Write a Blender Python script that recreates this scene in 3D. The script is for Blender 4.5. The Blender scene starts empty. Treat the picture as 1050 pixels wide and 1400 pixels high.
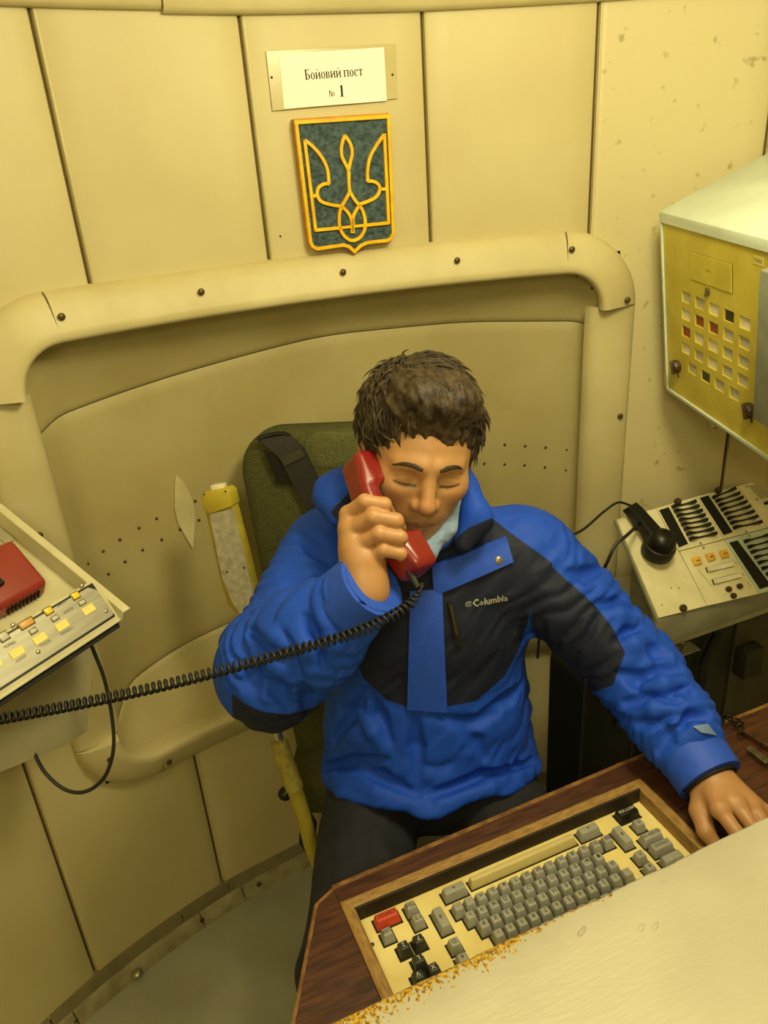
import bpy, bmesh, math, random
import numpy as np
from mathutils import Matrix, Vector
random.seed(4); RNG = np.random.RandomState(7)
S = bpy.context.scene
COL = S.collection

# ---------------------------------------------------------------- camera
FPX = 1050.0; CAM = np.array([0.0, 0.0, 1.69])
_d = np.array([165.0, -2250.0, FPX]); _d /= np.linalg.norm(_d)
_up = -_d; _y = np.array([0, 0, 1.0]) - _up * _up[2]; _y /= np.linalg.norm(_y)
RC = np.array([np.cross(_up, _y), _y, _up])          # world = RC @ (right, up, forward)
cam = bpy.data.objects.new('camera', bpy.data.cameras.new('camera'))
COL.objects.link(cam)
cam.data.sensor_width = 36.0; cam.data.lens = 36.0 * FPX / 1400.0; cam.data.clip_start = 0.02
cam.matrix_world = Matrix(((RC[0, 0], RC[0, 1], -RC[0, 2], CAM[0]), (RC[1, 0], RC[1, 1], -RC[1, 2], CAM[1]),
                           (RC[2, 0], RC[2, 1], -RC[2, 2], CAM[2]), (0, 0, 0, 1)))
S.camera = cam
# ---------------------------------------------------------------- world, lamps, exposure
W = bpy.data.worlds.new('room_air'); S.world = W; W.use_nodes = True
W.node_tree.nodes['Background'].inputs[0].default_value = (1.0, 0.86, 0.42, 1)
W.node_tree.nodes['Background'].inputs[1].default_value = 0.02
LAMP = (1.0, 0.90, 0.53)
def globe(name, loc, r, power):
    l = bpy.data.lights.new(name, 'POINT'); l.shadow_soft_size = r; l.energy = power; l.color = LAMP
    o = bpy.data.objects.new(name, l); COL.objects.link(o); o.location = loc
globe('unseen_lamp', (0.36, 0.70, 2.06), .12, 29.0)
globe('unseen_lamp', (-0.10, -0.50, 2.06), .12, 22.0)  # added fill behind the camera, lightens the lower left wall and yellow front
S.view_settings.view_transform = 'Standard'; S.view_settings.look = 'None'
S.view_settings.gamma = 1.0; S.view_settings.use_curve_mapping = False
S.view_settings.exposure = 0.0
S.cycles.use_denoising = True

# ---------------------------------------------------------------- pixel -> space helpers (real distances are given with each call)
def ray(px, py): return RC @ np.array([(px - 525) / FPX, -(py - 700) / FPX, 1.0])
def proj(P):
    c = (np.asarray(P, float) - CAM) @ RC
    return np.stack([525 + FPX * c[..., 0] / c[..., 2], 700 - FPX * c[..., 1] / c[..., 2], c[..., 2]], -1)
def atz(px, py, z): d = ray(px, py); return CAM + d * ((z - CAM[2]) / d[2])
def atd(px, py, dep): return CAM + dep * ray(px, py)
CX, CY, RW = 0.475, 0.01, 1.65
def atcyl(px, py, r=RW):
    d = ray(px, py); a = d[0]**2 + d[1]**2; b = -2 * (d[0] * CX + d[1] * CY); c = CX * CX + CY * CY - r * r
    return CAM + d * ((-b + math.sqrt(b * b - 4 * a * c)) / (2 * a))
def cyl(phi, z, r=RW):
    p = math.radians(phi); return np.array([CX + r * math.sin(p), CY + r * math.cos(p), z])
def phiz(px, py, r=RW):
    P = atcyl(px, py, r); return math.degrees(math.atan2(P[0] - CX, P[1] - CY)), P[2]
def onplane(px, py, P0, n):
    d = ray(px, py); return CAM + d * (np.dot(np.asarray(P0) - CAM, n) / np.dot(d, n))
def nrm(v): v = np.asarray(v, float); return v / np.linalg.norm(v)
def frame(o, ex, ey, ez=None):
    ex = nrm(ex); ez = nrm(np.cross(ex, ey)) if ez is None else nrm(ez); ey = np.cross(ez, ex)
    return Matrix(((ex[0], ey[0], ez[0], o[0]), (ex[1], ey[1], ez[1], o[1]), (ex[2], ey[2], ez[2], o[2]), (0, 0, 0, 1)))
def loc2(Mx, P):
    v = Mx.inverted() @ Vector(P); return (v.x, v.y, v.z)

# ---------------------------------------------------------------- object helpers
WM = {}
def setp(o, parent, Mw=None):
    Mw = Matrix.Identity(4) if Mw is None else Mw
    WM[o.name] = Mw
    if parent is not None:
        o.parent = parent; o.matrix_parent_inverse = WM[parent.name].inverted()
    o.matrix_basis = Mw
def tag(o, label=None, cat=None, group=None, kind=None):
    if label: o['label'] = label
    if cat: o['category'] = cat
    if group: o['group'] = group
    if kind: o['kind'] = kind
    return o
def empty(name, loc, label=None, cat=None, group=None, kind=None):
    o = bpy.data.objects.new(name, None); COL.objects.link(o); o.empty_display_size = 0.05
    setp(o, None, Matrix.Translation(Vector(loc))); return tag(o, label, cat, group, kind)
def mesh(name, V, Fc, mat=None, smooth=False, angle=None):
    me = bpy.data.meshes.new(name)
    me.from_pydata([tuple(map(float, v)) for v in V], [], [tuple(map(int, f)) for f in Fc])
    if mat is not None: me.materials.append(mat)
    me.validate()
    if smooth:
        me.polygons.foreach_set('use_smooth', [True] * len(me.polygons))
        if angle: me.set_sharp_from_angle(angle=math.radians(angle))
    me.update(); return me
def link(name, me, parent=None, Mw=None):
    o = bpy.data.objects.new(name, me); COL.objects.link(o); setp(o, parent, Mw); return o
def obj(name, VF, mat, parent=None, Mw=None, smooth=False, angle=35):
    return link(name, mesh(name, VF[0], VF[1], mat, smooth, angle), parent, Mw)
def join(*parts):
    V, Fc = [], []
    for v, f in parts:
        n = len(V); V += [tuple(p) for p in v]; Fc += [tuple(i + n for i in q) for q in f]
    return V, Fc
def xf(VF, Mx): return [tuple(Mx @ Vector(v)) for v in VF[0]], VF[1]
def mv(VF, t): return [(v[0] + t[0], v[1] + t[1], v[2] + t[2]) for v in VF[0]], VF[1]
def bm_out(bm):
    bm.verts.index_update(); r = [v.co[:] for v in bm.verts], [[v.index for v in f.verts] for f in bm.faces]; bm.free(); return r
def rbox(sx, sy, sz, bev=0.0, seg=2, c=(0, 0, 0)):
    bm = bmesh.new(); bmesh.ops.create_cube(bm, size=1.0)
    for v in bm.verts: v.co = Vector((v.co.x * sx + c[0], v.co.y * sy + c[1], v.co.z * sz + c[2]))
    if bev > 0: bmesh.ops.bevel(bm, geom=bm.edges[:], offset=bev, segments=seg, profile=0.5, affect='EDGES')
    return bm_out(bm)
def keycap(sx, sy, h, tx, ty, ox=0, oy=0, bev=0.001):
    bm = bmesh.new(); bmesh.ops.create_cube(bm, size=1.0)
    for v in bm.verts:
        t = v.co.z > 0
        v.co = Vector((v.co.x * (tx if t else sx) + (ox if t else 0), v.co.y * (ty if t else sy) + (oy if t else 0), (v.co.z + .5) * h))
    bmesh.ops.bevel(bm, geom=bm.edges[:], offset=bev, segments=2, profile=0.5, affect='EDGES')
    return bm_out(bm)
def prism(poly, z0, z1, bev=0.0, seg=2):
    bm = bmesh.new(); vs = [bm.verts.new((p[0], p[1], z0)) for p in poly]; f = bm.faces.new(vs)
    if f.normal.z > 0 or (f.normal_update() or f.normal.z > 0): f.normal_flip()
    r = bmesh.ops.extrude_face_region(bm, geom=[f]); nv = [g for g in r['geom'] if isinstance(g, bmesh.types.BMVert)]
    for v in nv: v.co.z = z1
    bmesh.ops.recalc_face_normals(bm, faces=bm.faces[:])
    if bev > 0: bmesh.ops.bevel(bm, geom=[e for e in bm.edges], offset=bev, segments=seg, profile=0.5, affect='EDGES')
    return bm_out(bm)
def lathe(prof, n=16):
    V, Fc = [], []
    for r, z in prof:
        for k in range(n): a = 2 * math.pi * k / n; V.append((r * math.cos(a), r * math.sin(a), z))
    for i in range(len(prof) - 1):
        for k in range(n): Fc.append((i * n + k, i * n + (k + 1) % n, (i + 1) * n + (k + 1) % n, (i + 1) * n + k))
    Fc.append(tuple(range(n))[::-1]); Fc.append(tuple((len(prof) - 1) * n + k for k in range(n)))
    return V, Fc
def spline(P, n):
    P = np.asarray(P, float); Q = np.vstack([2 * P[0] - P[1], P, 2 * P[-1] - P[-2]]); out = []
    m = len(P) - 1
    for t in np.linspace(0, m, n):
        i = min(int(t), m - 1); u = t - i; a, b, c, d = Q[i], Q[i + 1], Q[i + 2], Q[i + 3]
        out.append(0.5 * (2 * b + (c - a) * u + (2 * a - 5 * b + 4 * c - d) * u * u + (3 * b - a - 3 * c + d) * u**3))
    return np.array(out)
def tube(P, r, n=8, caps=True):
    P = np.asarray(P, float); m = len(P); R_ = np.broadcast_to(np.asarray(r, float), (m,))
    T = np.gradient(P, axis=0); T /= np.linalg.norm(T, axis=1)[:, None] + 1e-12
    up = np.array([0, 0, 1.0]) if abs(T[0][2]) < .9 else np.array([1.0, 0, 0]); V, Fc = [], []
    x = nrm(np.cross(up, T[0]))
    for i in range(m):
        x = x - T[i] * np.dot(x, T[i]); x = nrm(x); y = np.cross(T[i], x)
        for k in range(n): a = 2 * math.pi * k / n; V.append(P[i] + R_[i] * (math.cos(a) * x + math.sin(a) * y))
    for i in range(m - 1):
        for k in range(n): Fc.append((i * n + k, i * n + (k + 1) % n, (i + 1) * n + (k + 1) % n, (i + 1) * n + k))
    if caps: Fc.append(tuple(range(n))[::-1]); Fc.append(tuple((m - 1) * n + k for k in range(n)))
    return V, Fc
def bar2(P, w, z0, z1, closed=False):
    """flat-topped bar of width w swept along a 2-D polyline (mitred)"""
    P = np.asarray(P, float); m = len(P); V, Fc = [], []
    for i in range(m):
        a = P[(i - 1) % m] if (closed or i > 0) else P[i]; b = P[(i + 1) % m] if (closed or i < m - 1) else P[i]
        t0 = nrm(P[i] - a) if np.any(P[i] != a) else nrm(b - P[i]); t1 = nrm(b - P[i]) if np.any(P[i] != b) else t0
        nn = nrm(np.array([-(t0 + t1)[1], (t0 + t1)[0]])) if np.linalg.norm(t0 + t1) > 1e-6 else np.array([-t0[1], t0[0]])
        s = 1 / max(.45, np.dot(nn, np.array([-t0[1], t0[0]])))
        L = P[i] + nn * w / 2 * s; R_ = P[i] - nn * w / 2 * s
        b_ = w * .12
        Li = P[i] + nn * (w / 2 - b_) * s; Ri = P[i] - nn * (w / 2 - b_) * s
        V += [(L[0], L[1], z0), (L[0], L[1], z1 - b_), (Li[0], Li[1], z1), (Ri[0], Ri[1], z1), (R_[0], R_[1], z1 - b_), (R_[0], R_[1], z0)]
    k = m if closed else m - 1
    for i in range(k):
        j = (i + 1) % m
        for q in range(5): Fc.append((i * 6 + q, i * 6 + q + 1, j * 6 + q + 1, j * 6 + q))
    if not closed: Fc.append(tuple(range(6))); Fc.append(tuple((m - 1) * 6 + q for q in range(6))[::-1])
    return V, Fc
def text_mesh(s, h, bold=0.0):
    c = bpy.data.curves.new('txt', 'FONT'); c.body = s; c.size = h; c.align_x = 'CENTER'; c.align_y = 'CENTER'
    c.resolution_u = 1; c.offset = bold
    o = bpy.data.objects.new('txt', c); COL.objects.link(o); bpy.context.view_layer.update()
    me = bpy.data.meshes.new_from_object(o); bpy.data.objects.remove(o); bpy.data.curves.remove(c)
    V = [v.co[:] for v in me.vertices]; Fc = [tuple(p.vertices) for p in me.polygons]; bpy.data.meshes.remove(me)
    cx = (max(v[0] for v in V) + min(v[0] for v in V)) / 2; cy = (max(v[1] for v in V) + min(v[1] for v in V)) / 2; V = [(v[0] - cx, v[1] - cy, v[2]) for v in V]
    return V, Fc

# ---------------------------------------------------------------- materials
def lin(h):
    h = h.lstrip('#'); c = [int(h[i:i + 2], 16) / 255 for i in (0, 2, 4)]
    return tuple(x / 12.92 if x <= .04045 else ((x + .055) / 1.055)**2.4 for x in c) + (1,)
MT = {}
def mat(name, col, rough=.5, metal=0.0, var=.10, vs=9.0, bump=0.0, bs=150.0, spec=.4, col2=None, stretch=None, thr=None, coat=0.0, sheen=0.0):
    if name in MT: return MT[name]
    m = bpy.data.materials.new(name); m.use_nodes = True; nt = m.node_tree; N = nt.nodes; L = nt.links
    b = N['Principled BSDF']; b.inputs['Roughness'].default_value = rough; b.inputs['Metallic'].default_value = metal
    b.inputs['Specular IOR Level'].default_value = spec; b.inputs['Coat Weight'].default_value = coat
    b.inputs['Sheen Weight'].default_value = sheen
    tc = N.new('ShaderNodeTexCoord'); src = tc.outputs['Object']
    if stretch:
        mp = N.new('ShaderNodeMapping'); mp.inputs['Scale'].default_value = stretch; L.new(src, mp.inputs[0]); src = mp.outputs[0]
    n = N.new('ShaderNodeTexNoise'); n.inputs['Scale'].default_value = vs; n.inputs['Detail'].default_value = 5; L.new(src, n.inputs['Vector'])
    r = N.new('ShaderNodeValToRGB'); c1 = lin(col)
    c2 = lin(col2) if col2 else tuple(x * (1 - 2.2 * var) for x in c1[:3]) + (1,)
    t0, t1 = thr or (.35, .65)
    r.color_ramp.elements[0].position = t0; r.color_ramp.elements[0].color = c2
    r.color_ramp.elements[1].position = t1; r.color_ramp.elements[1].color = c1
    L.new(n.outputs['Fac'], r.inputs['Fac']); L.new(r.outputs['Color'], b.inputs['Base Color'])
    if bump > 0:
        n2 = N.new('ShaderNodeTexNoise'); n2.inputs['Scale'].default_value = bs; n2.inputs['Detail'].default_value = 3
        L.new(tc.outputs['Object'], n2.inputs['Vector'])
        bp = N.new('ShaderNodeBump'); bp.inputs['Strength'].default_value = bump; bp.inputs['Distance'].default_value = .004
        L.new(n2.outputs['Fac'], bp.inputs['Height']); L.new(bp.outputs['Normal'], b.inputs['Normal'])
    MT[name] = m; return m
M_wall = mat('cream_vinyl', '#c8bc8c', .50, var=.05, vs=3.5, bump=.06, bs=60, col2='#bfb180')
M_wspot = mat('cream_vinyl_spotted', '#c8bc8c', .50, vs=38, bump=.06, bs=60, col2='#9c9060', thr=(.27, .37))
M_niche = mat('cream_padded_vinyl', '#b5a976', .52, var=.05, vs=5, bump=.10, bs=45, col2='#a99b67')
M_trim = mat('cream_trim_vinyl', '#cabe8e', .48, var=.05, vs=6, bump=.08, bs=80, col2='#bbae7c')
M_seam = mat('seam_dark', '#5a4a20', .8)
M_shell = mat('shell_paint', '#8f8458', .8)
M_screw = mat('bronze_screw', '#6b5630', .45, .6, var=.2, vs=200)
M_tack = mat('brown_tack', '#5c3a22', .4, .3)
M_floor = mat('grey_floor_vinyl', '#a5a48e', .5, var=.08, vs=6, bump=.05, bs=300, col2='#96957f')
M_strip = mat('painted_floor_strip', '#a39a74', .5, var=.15, vs=25, col2='#857c58')
M_strip2 = mat('painted_floor_cove', '#857c58', .55, var=.12, vs=14)
M_black = mat('black_plastic', '#17160f', .38, var=.1)
M_blackm = mat('black_matte', '#14130d', .7, var=.1)
M_rubber = mat('black_rubber', '#1b1a14', .5)
# ================================================================ THE ROOM SHELL
def cyl_patch(phis, zs, rf):
    V, Fc = [], []; n = len(zs)
    for p in phis:
        for z in zs: V.append(cyl(p, z, rf(p, z)))
    for i in range(len(phis) - 1):
        for j in range(n - 1): Fc.append((i * n + j, i * n + j + 1, (i + 1) * n + j + 1, (i + 1) * n + j))
    return V, Fc
wall = obj('wall_back', cyl_patch(np.linspace(-110, 85, 66), [0, .5, 1, 1.5, 2.3], lambda p, z: 1.78), M_shell, smooth=True); tag(wall, kind='structure')
wall_f = obj('wall_front', cyl_patch(np.linspace(85, 250, 50), [0, .5, 1, 1.5, 2.3], lambda p, z: 1.78), mat('far_wall_cream', '#d6ca98', .6), smooth=True); tag(wall_f, kind='structure')
ceil_ = obj('ceiling', prism([(CX + 1.79 * math.cos(t), CY + 1.79 * math.sin(t)) for t in np.linspace(0, 2 * math.pi, 60, endpoint=False)], 2.26, 2.30), mat('ceiling_paint', '#e9e4d2', .7, var=.03)); tag(ceil_, kind='structure')
ZT, ZB = 1.925, 0.055
def edge_pos(a, b, n, e):      # sample points with extra ones near both ends
    return sorted(set([a, a + e * .35, a + e, b - e, b - e * .35, b] + list(np.linspace(a + e, b - e, n))))
def panel(p0, p1, z0, z1, name='wall_panel', soft=(1, 1, 1, 1)):
    g = 0.035   # gap half width in degrees
    a, b = p0 + (g if soft[0] else -.02), p1 - (g if soft[1] else -.02); e = .30
    ph = edge_pos(a, b, 8, e); zz = edge_pos(z0, z1, 6, .012)
    def rf(p, z):
        d = min((p - a) if soft[0] else 9, (b - p) if soft[1] else 9) / e; d = min(1, max(0, d))
        return RW + .014 * (1 - math.sqrt(max(0, 1 - (1 - d)**2))) - (.0025 * math.sin(math.pi * (p - a) / (b - a)) if all(soft) else 0)
    return obj(name, cyl_patch(ph, zz, rf), M_wspot if (p0 > -1 and z1 > 1.6 and p1 < 12) else M_wall, wall, smooth=True)
SEAM = [-46.4 + 11.5 * k for k in range(-6, 12)]
for i in range(len(SEAM) - 1):
    a, b = SEAM[i], SEAM[i + 1]
    if b < -46 or a > 11:
        panel(a, b, ZB, ZT)
    elif a < -46.2:            # panel left of the niche: wraps round its corner
        panel(a, -41.8, ZB, ZT, soft=(1, 0, 1, 1)); panel(-41.8, b, 1.475, ZT, soft=(0, 1, 1, 1)); panel(-41.8, b, ZB, .53, soft=(0, 1, 1, 1))
    elif b > 11:
        panel(1.9, b, ZB, ZT, soft=(0, 1, 1, 1)); panel(a, 1.9, 1.475, ZT, soft=(1, 0, 1, 1)); panel(a, 1.9, ZB, .53, soft=(1, 0, 1, 1))
    else:
        panel(a, b, 1.475, ZT); panel(a, b, ZB, .53)
    # welt cord lying in each seam
    for z0, z1 in ([(ZB, ZT)] if (a < -46.2 or a > 11) else [(1.49, ZT), (ZB, .51)]):
        pts = [cyl(a + .22, z, RW + .0035) for z in np.linspace(z0, z1, 12)]
        obj('seam_welt', tube(pts, .0034, 6), M_trim, wall, smooth=True)
        pts = [cyl(a - .02, z, RW + .0145) for z in np.linspace(z0, z1, 12)]
        obj('seam_gap', tube(pts, .0055, 6), M_seam, wall, smooth=True)
# ---- niche: rounded opening with sloped head, flat padded back and sloped sill
NA, NB, NZ0, NZ1 = -40.9, .95, .555, 1.475
ZS_P = [-43, -39.3, -29.7, -19.1, -8.7, .9, 3]; ZS_Z = [1.272, 1.288, 1.324, 1.350, 1.340, 1.317, 1.305]
ZL_P = [-43, -40, -38.9, -33.9, -28.5, -20, -8, 3]; ZL_Z = [.60, .632, .675, .722, .735, .74, .735, .70]
zs_ = lambda p: float(np.interp(p, ZS_P, ZS_Z)); zl_ = lambda p: float(np.interp(p, ZL_P, ZL_Z))
# smoothed seam curves
_pp = np.linspace(-43, 3, 93); _k = np.ones(9) / 9
_sz = np.convolve(np.pad([zs_(p) for p in _pp], 4, 'edge'), _k, 'valid'); _lz = np.convolve(np.pad([zl_(p) for p in _pp], 4, 'edge'), _k, 'valid')
zs_ = lambda p: float(np.interp(p, _pp, _sz)); zl_ = lambda p: float(np.interp(p, _pp, _lz))
RN = 1.722
def side(p):                   # how far the padding has sunk from the side edges
    l = min(1, max(0, (p - NA) / 3.6)); r = min(1, max(0, (NB - p) / 1.6))
    s = lambda t: t * t * (3 - 2 * t)
    return min(s(l), s(r))
def rn(p, z, dz=0):
    base = 1.645
    back = base + (RN - base) * side(p) - .004 * math.sin(p * .5) * math.sin(z * 9)
    a, b = zs_(p), zl_(p)
    if z > a: t = (z - a) / (NZ1 - a); return back + (base - .004 - back) * (t**1.25)
    if z < b: t = (b - z) / (b - NZ0); return back + (base - .006 - back) * (t**1.1)
    return back
PH = np.linspace(NA, NB, 70)
def niche_piece(name, fa, fb, n, off=0):
    V, Fc = [], []
    for p in PH:
        for t in np.linspace(0, 1, n):
            z = fa(p) + (fb(p) - fa(p)) * t; e = min(t, 1 - t) * abs(fb(p) - fa(p))
            lip = .0045 * max(0, 1 - e / .006)
            V.append(cyl(p, z, rn(p, z) + lip + off))
    for i in range(len(PH) - 1):
        for j in range(n - 1): Fc.append((i * n + j, i * n + j + 1, (i + 1) * n + j + 1, (i + 1) * n + j))
    return obj(name, (V, Fc), M_niche, wall, smooth=True, angle=80)
niche_piece('niche_head_panel', lambda p: zs_(p) + .0008, lambda p: NZ1, 30)
niche_piece('niche_back_panel', lambda p: zl_(p) + .0008, lambda p: zs_(p) - .0008, 50)
niche_piece('niche_sill_panel', lambda p: NZ0, lambda p: zl_(p) - .0008, 30)
# brown upholstery tacks
tack_me = mesh('tack', *lathe([(.0036, 0), (.0034, .0012), (.0022, .0024), (.0007, .0029)], 8), M_tack, True)
def stick(me, name, px, py, r, parent, off=0.0, inward=True):
    P = atcyl(px, py, r)
    for _ in range(6):
        ph = math.degrees(math.atan2(P[0] - CX, P[1] - CY)); rr = rn(ph, P[2]) if r is not RW else r
        P = atcyl(px, py, rr)
    n = nrm([CX - P[0], CY - P[1], 0])
    Mx = frame(P - n * off, np.cross([0, 0, 1], n), [0, 0, 1], n); Mx = Matrix.Translation(Vector(P - n * off)) @ Mx.to_3x3().to_4x4()
    return link(name, me, parent, Mx)
for p in [(120, 771), (141, 754), (164, 738), (190, 722), (214, 709), (148, 785), (171, 768), (195, 752), (221, 738), (240, 696), (267, 685), (246, 724), (272, 711),
          (661, 608), (690, 608), (718, 610), (746, 612), (775, 615), (662, 634), (690, 635), (717, 636), (745, 639), (774, 643),
          (760, 372), (789, 376), (810, 394), (40, 499), (36, 545), (80, 467)]:
    stick(tack_me, 'tack', p[0], p[1], 1.70, wall)
# diamond vinyl patch
pp = [(244, 653), (253, 660), (262, 675), (269, 694), (271, 715), (268, 755), (258, 738), (248, 720), (243, 700), (243, 675)]
V = []
for k, (px, py) in enumerate(pp):
    ph, z = phiz(px, py, 1.70); V.append(cyl(ph, z, rn(ph, z) - .0045))
c = np.mean(V, 0); V.append(c - nrm(c - np.array([CX, CY, c[2]])) * .002)
n = len(pp); rim = [v + nrm(np.array(v) - np.array([CX, CY, v[2]])) * .006 for v in V[:n]]
obj('vinyl_patch', (list(V) + rim, [(i, (i + 1) % n, n) for i in range(n)] + [(i, n + 1 + i, n + 1 + (i + 1) % n, (i + 1) % n) for i in range(n)]), mat('patch_vinyl', '#d3c796', .5, bump=.2, bs=70), wall, smooth=True, angle=30)
# ---- padded trim round the niche, in separate pieces with joints and screws
trim = empty('trim_1', cyl(-20, .5), kind='structure')
DEG = math.radians(1) * RW
HA, HB, HZ0, HZ1, HR = -41.75, 1.7, .535, 1.480, .115     # centre line of the moulding
def rr_path():
    """rounded rectangle in (arc metres, z), split into pieces"""
    x0, x1 = HA * DEG, HB * DEG; r = HR
    arc = lambda cx, cz, a0, a1: [(cx + r * math.cos(t), cz + r * math.sin(t)) for t in np.linspace(a0, a1, 12)]
    ln = lambda a, b, n: [(a[0] + (b[0] - a[0]) * t, a[1] + (b[1] - a[1]) * t) for t in np.linspace(0, 1, n)]
    pi = math.pi
    return [ln((x0 + r, HZ1), (x1 - r, HZ1), 40), arc(x1 - r, HZ1 - r, pi / 2, 0), ln((x1, HZ1 - r), (x1, HZ0 + r), 24), arc(x1 - r, HZ0 + r, 0, -pi / 2),
            ln((x1 - r, HZ0), (x0 + r, HZ0), 40), arc(x0 + r, HZ0 + r, -pi / 2, -pi), ln((x0, HZ0 + r), (x0, HZ1 - r), 24), arc(x0 + r, HZ1 - r, pi, pi / 2)]
PROF = [(.043, .004), (.041, -.010), (.034, -.020), (.020, -.029), (.0, -.037), (-.018, -.044), (-.030, -.047), (-.037, -.042), (-.040, -.026), (-.038, -.005), (-.034, .012)]
FLAT = [(.043, .004), (.041, -.008), (.034, -.015), (.020, -.019), (.0, -.021), (-.018, -.020), (-.034, -.017), (-.045, -.012), (-.052, -.006), (-.056, .0), (-.060, .012)]
def trim_r(side_): return PROF if side_ in (0, 1, 3, 4, 5, 7) else FLAT
def sweep_trim(path, prof, j0=.0006):
    P = np.array(path); T = np.gradient(P, axis=0); T /= np.linalg.norm(T, axis=1)[:, None]
    P[0] += T[0] * j0; P[-1] -= T[-1] * j0
    V, Fc = [], []; n = len(prof)
    for p, t in zip(P, T):
        nn = np.array([-t[1], t[0]])         # left of travel = outward (path runs clockwise)
        for o, d in prof:
            q = p + nn * o; V.append(cyl(q[0] / DEG, q[1], RW + d))
    for i in range(len(P) - 1):
        for k in range(n - 1): Fc.append((i * n + k, (i + 1) * n + k, (i + 1) * n + k + 1, i * n + k + 1))
    Fc.append(tuple(range(n))); Fc.append(tuple((len(P) - 1) * n + k for k in range(n))[::-1])
    return V, Fc
for k, path in enumerate(rr_path()):
    obj('trim_piece', sweep_trim(path, trim_r(k)), M_trim, trim, smooth=True, angle=60)
screw_me = mesh('screw', *join(lathe([(.0062, 0), (.0062, .0018), (.0050, .0034), (.0046, .0030), (.0040, .0034), (.0010, .0036)], 12), rbox(.007, .0012, .0012, c=(0, 0, .0034))), M_screw, True, 40)
def trim_screw(px, py, r=1.62):
    P = atcyl(px, py, r); n = nrm([CX - P[0], CY - P[1], .12])
    Mx = frame(P, np.cross([0, 0, 1], n), [0, 0, 1], n)
    link('screw', screw_me, trim, Mx @ Matrix.Rotation(random.random() * 3, 4, 'Z'))
for px, py, r in [(84, 433, 1.611), (275, 399, 1.611), (469, 372, 1.611), (625, 356, 1.611), (782, 341, 1.611), (858, 410, 1.613), (848, 569, 1.628), (2, 541, 1.622),
                  (54, 732, 1.628), (102, 898, 1.628), (150, 1038, 1.612), (231, 1042, 1.612), (760, 893, 1.612)]:
    trim_screw(px, py, r)
# ---- ceiling moulding at the very top
top = empty('trim_2', cyl(-20, 1.92), kind='structure')
def top_piece(a, b, z0):
    pr = [(RW + .01, z0), (RW - .012, z0), (RW - .020, z0 + .008), (RW - .022, z0 + .03), (RW - .035, z0 + .30)]
    V, Fc = [], []; ph = np.linspace(a, b, 24); n = len(pr)
    for p in ph:
        for r, z in pr: V.append(cyl(p, z, r))
    for i in range(len(ph) - 1):
        for k in range(n - 1): Fc.append((i * n + k, i * n + k + 1, (i + 1) * n + k + 1, (i + 1) * n + k))
    Fc.append(tuple(range(n))[::-1]); Fc.append(tuple((len(ph) - 1) * n + k for k in range(n)))
    obj('moulding', (V, Fc), M_trim, top, smooth=True, angle=50)
top_piece(-70, -28.05, 1.921); top_piece(-27.95, 30, 1.916); top_piece(30.1, 70, 1.918)
# ---- floor and skirting
NF = 72
floor = obj('floor', ([cyl(a, 0, 1.72) for a in np.linspace(0, 360, NF, endpoint=False)] + [cyl(a, -.04, 1.72) for a in np.linspace(0, 360, NF, endpoint=False)],
            [tuple(range(NF))[::-1], tuple(range(NF, 2 * NF))] + [(i, (i + 1) % NF, NF + (i + 1) % NF, NF + i) for i in range(NF)]), M_floor)
tag(floor, kind='structure')
base = empty('baseboard_back', cyl(-40, 0), kind='structure')
def sweep_cyl(a, b, pr, n=14):
    V, Fc = [], []; m = len(pr)
    for p in np.linspace(a, b, n):
        for r, z in pr: V.append(cyl(p, z, r))
    for i in range(n - 1):
        for k in range(m - 1): Fc.append((i * m + k, i * m + k + 1, (i + 1) * m + k + 1, (i + 1) * m + k))
    Fc.append(tuple(range(m))); Fc.append(tuple((n - 1) * m + k for k in range(m))[::-1])
    return V, Fc
for a, b in [(-72, -50.5), (-50.4, -39.0), (-38.9, -34.6), (-34.5, -22), (-21.9, -8), (-7.9, 20), (20.1, 50)]:
    obj('cove_strip', sweep_cyl(a, b, [(1.665, .072), (1.652, .072), (1.647, .066), (1.643, .034), (1.640, .028)]), M_strip2, base, smooth=True, angle=40)
for a, b in [(-72, -49.0), (-48.9, -37.6), (-37.5, -33.6), (-33.5, -22), (-21.9, -6), (-5.9, 20), (20.1, 50)]:
    obj('floor_strip', sweep_cyl(a, b, [(1.665, .033), (1.640, .033), (1.636, .030), (1.622, .006), (1.620, -.002)]), M_strip, base, smooth=True, angle=40)
for px, py in [(276, 1258), (354, 1209), (104, 1396)]:
    P = atcyl(px, py, 1.630); n = nrm([CX - P[0], CY - P[1], .7]); link('screw', screw_me, base, frame(P, np.cross([0, 0, 1], n), [0, 0, 1], n))
P = atcyl(187, 1330, 1.618); dome = mesh('dome_stud', *lathe([(.013, 0), (.0125, .004), (.009, .008), (.004, .0095), (.001, .010)], 16), mat('pale_metal', '#b9b190', .3, .7), True)
link('dome_stud', dome, base, Matrix.Translation(Vector(P) - Vector((0, 0, .004))))
# ================================================================ THINGS ON THE WALL
def tangent_frame(phi, z, r):
    o = cyl(phi, z, r); n = nrm([CX - o[0], CY - o[1], 0]); return frame(o, np.cross([0, 0, 1], n), [0, 0, 1], n), o, n
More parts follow.
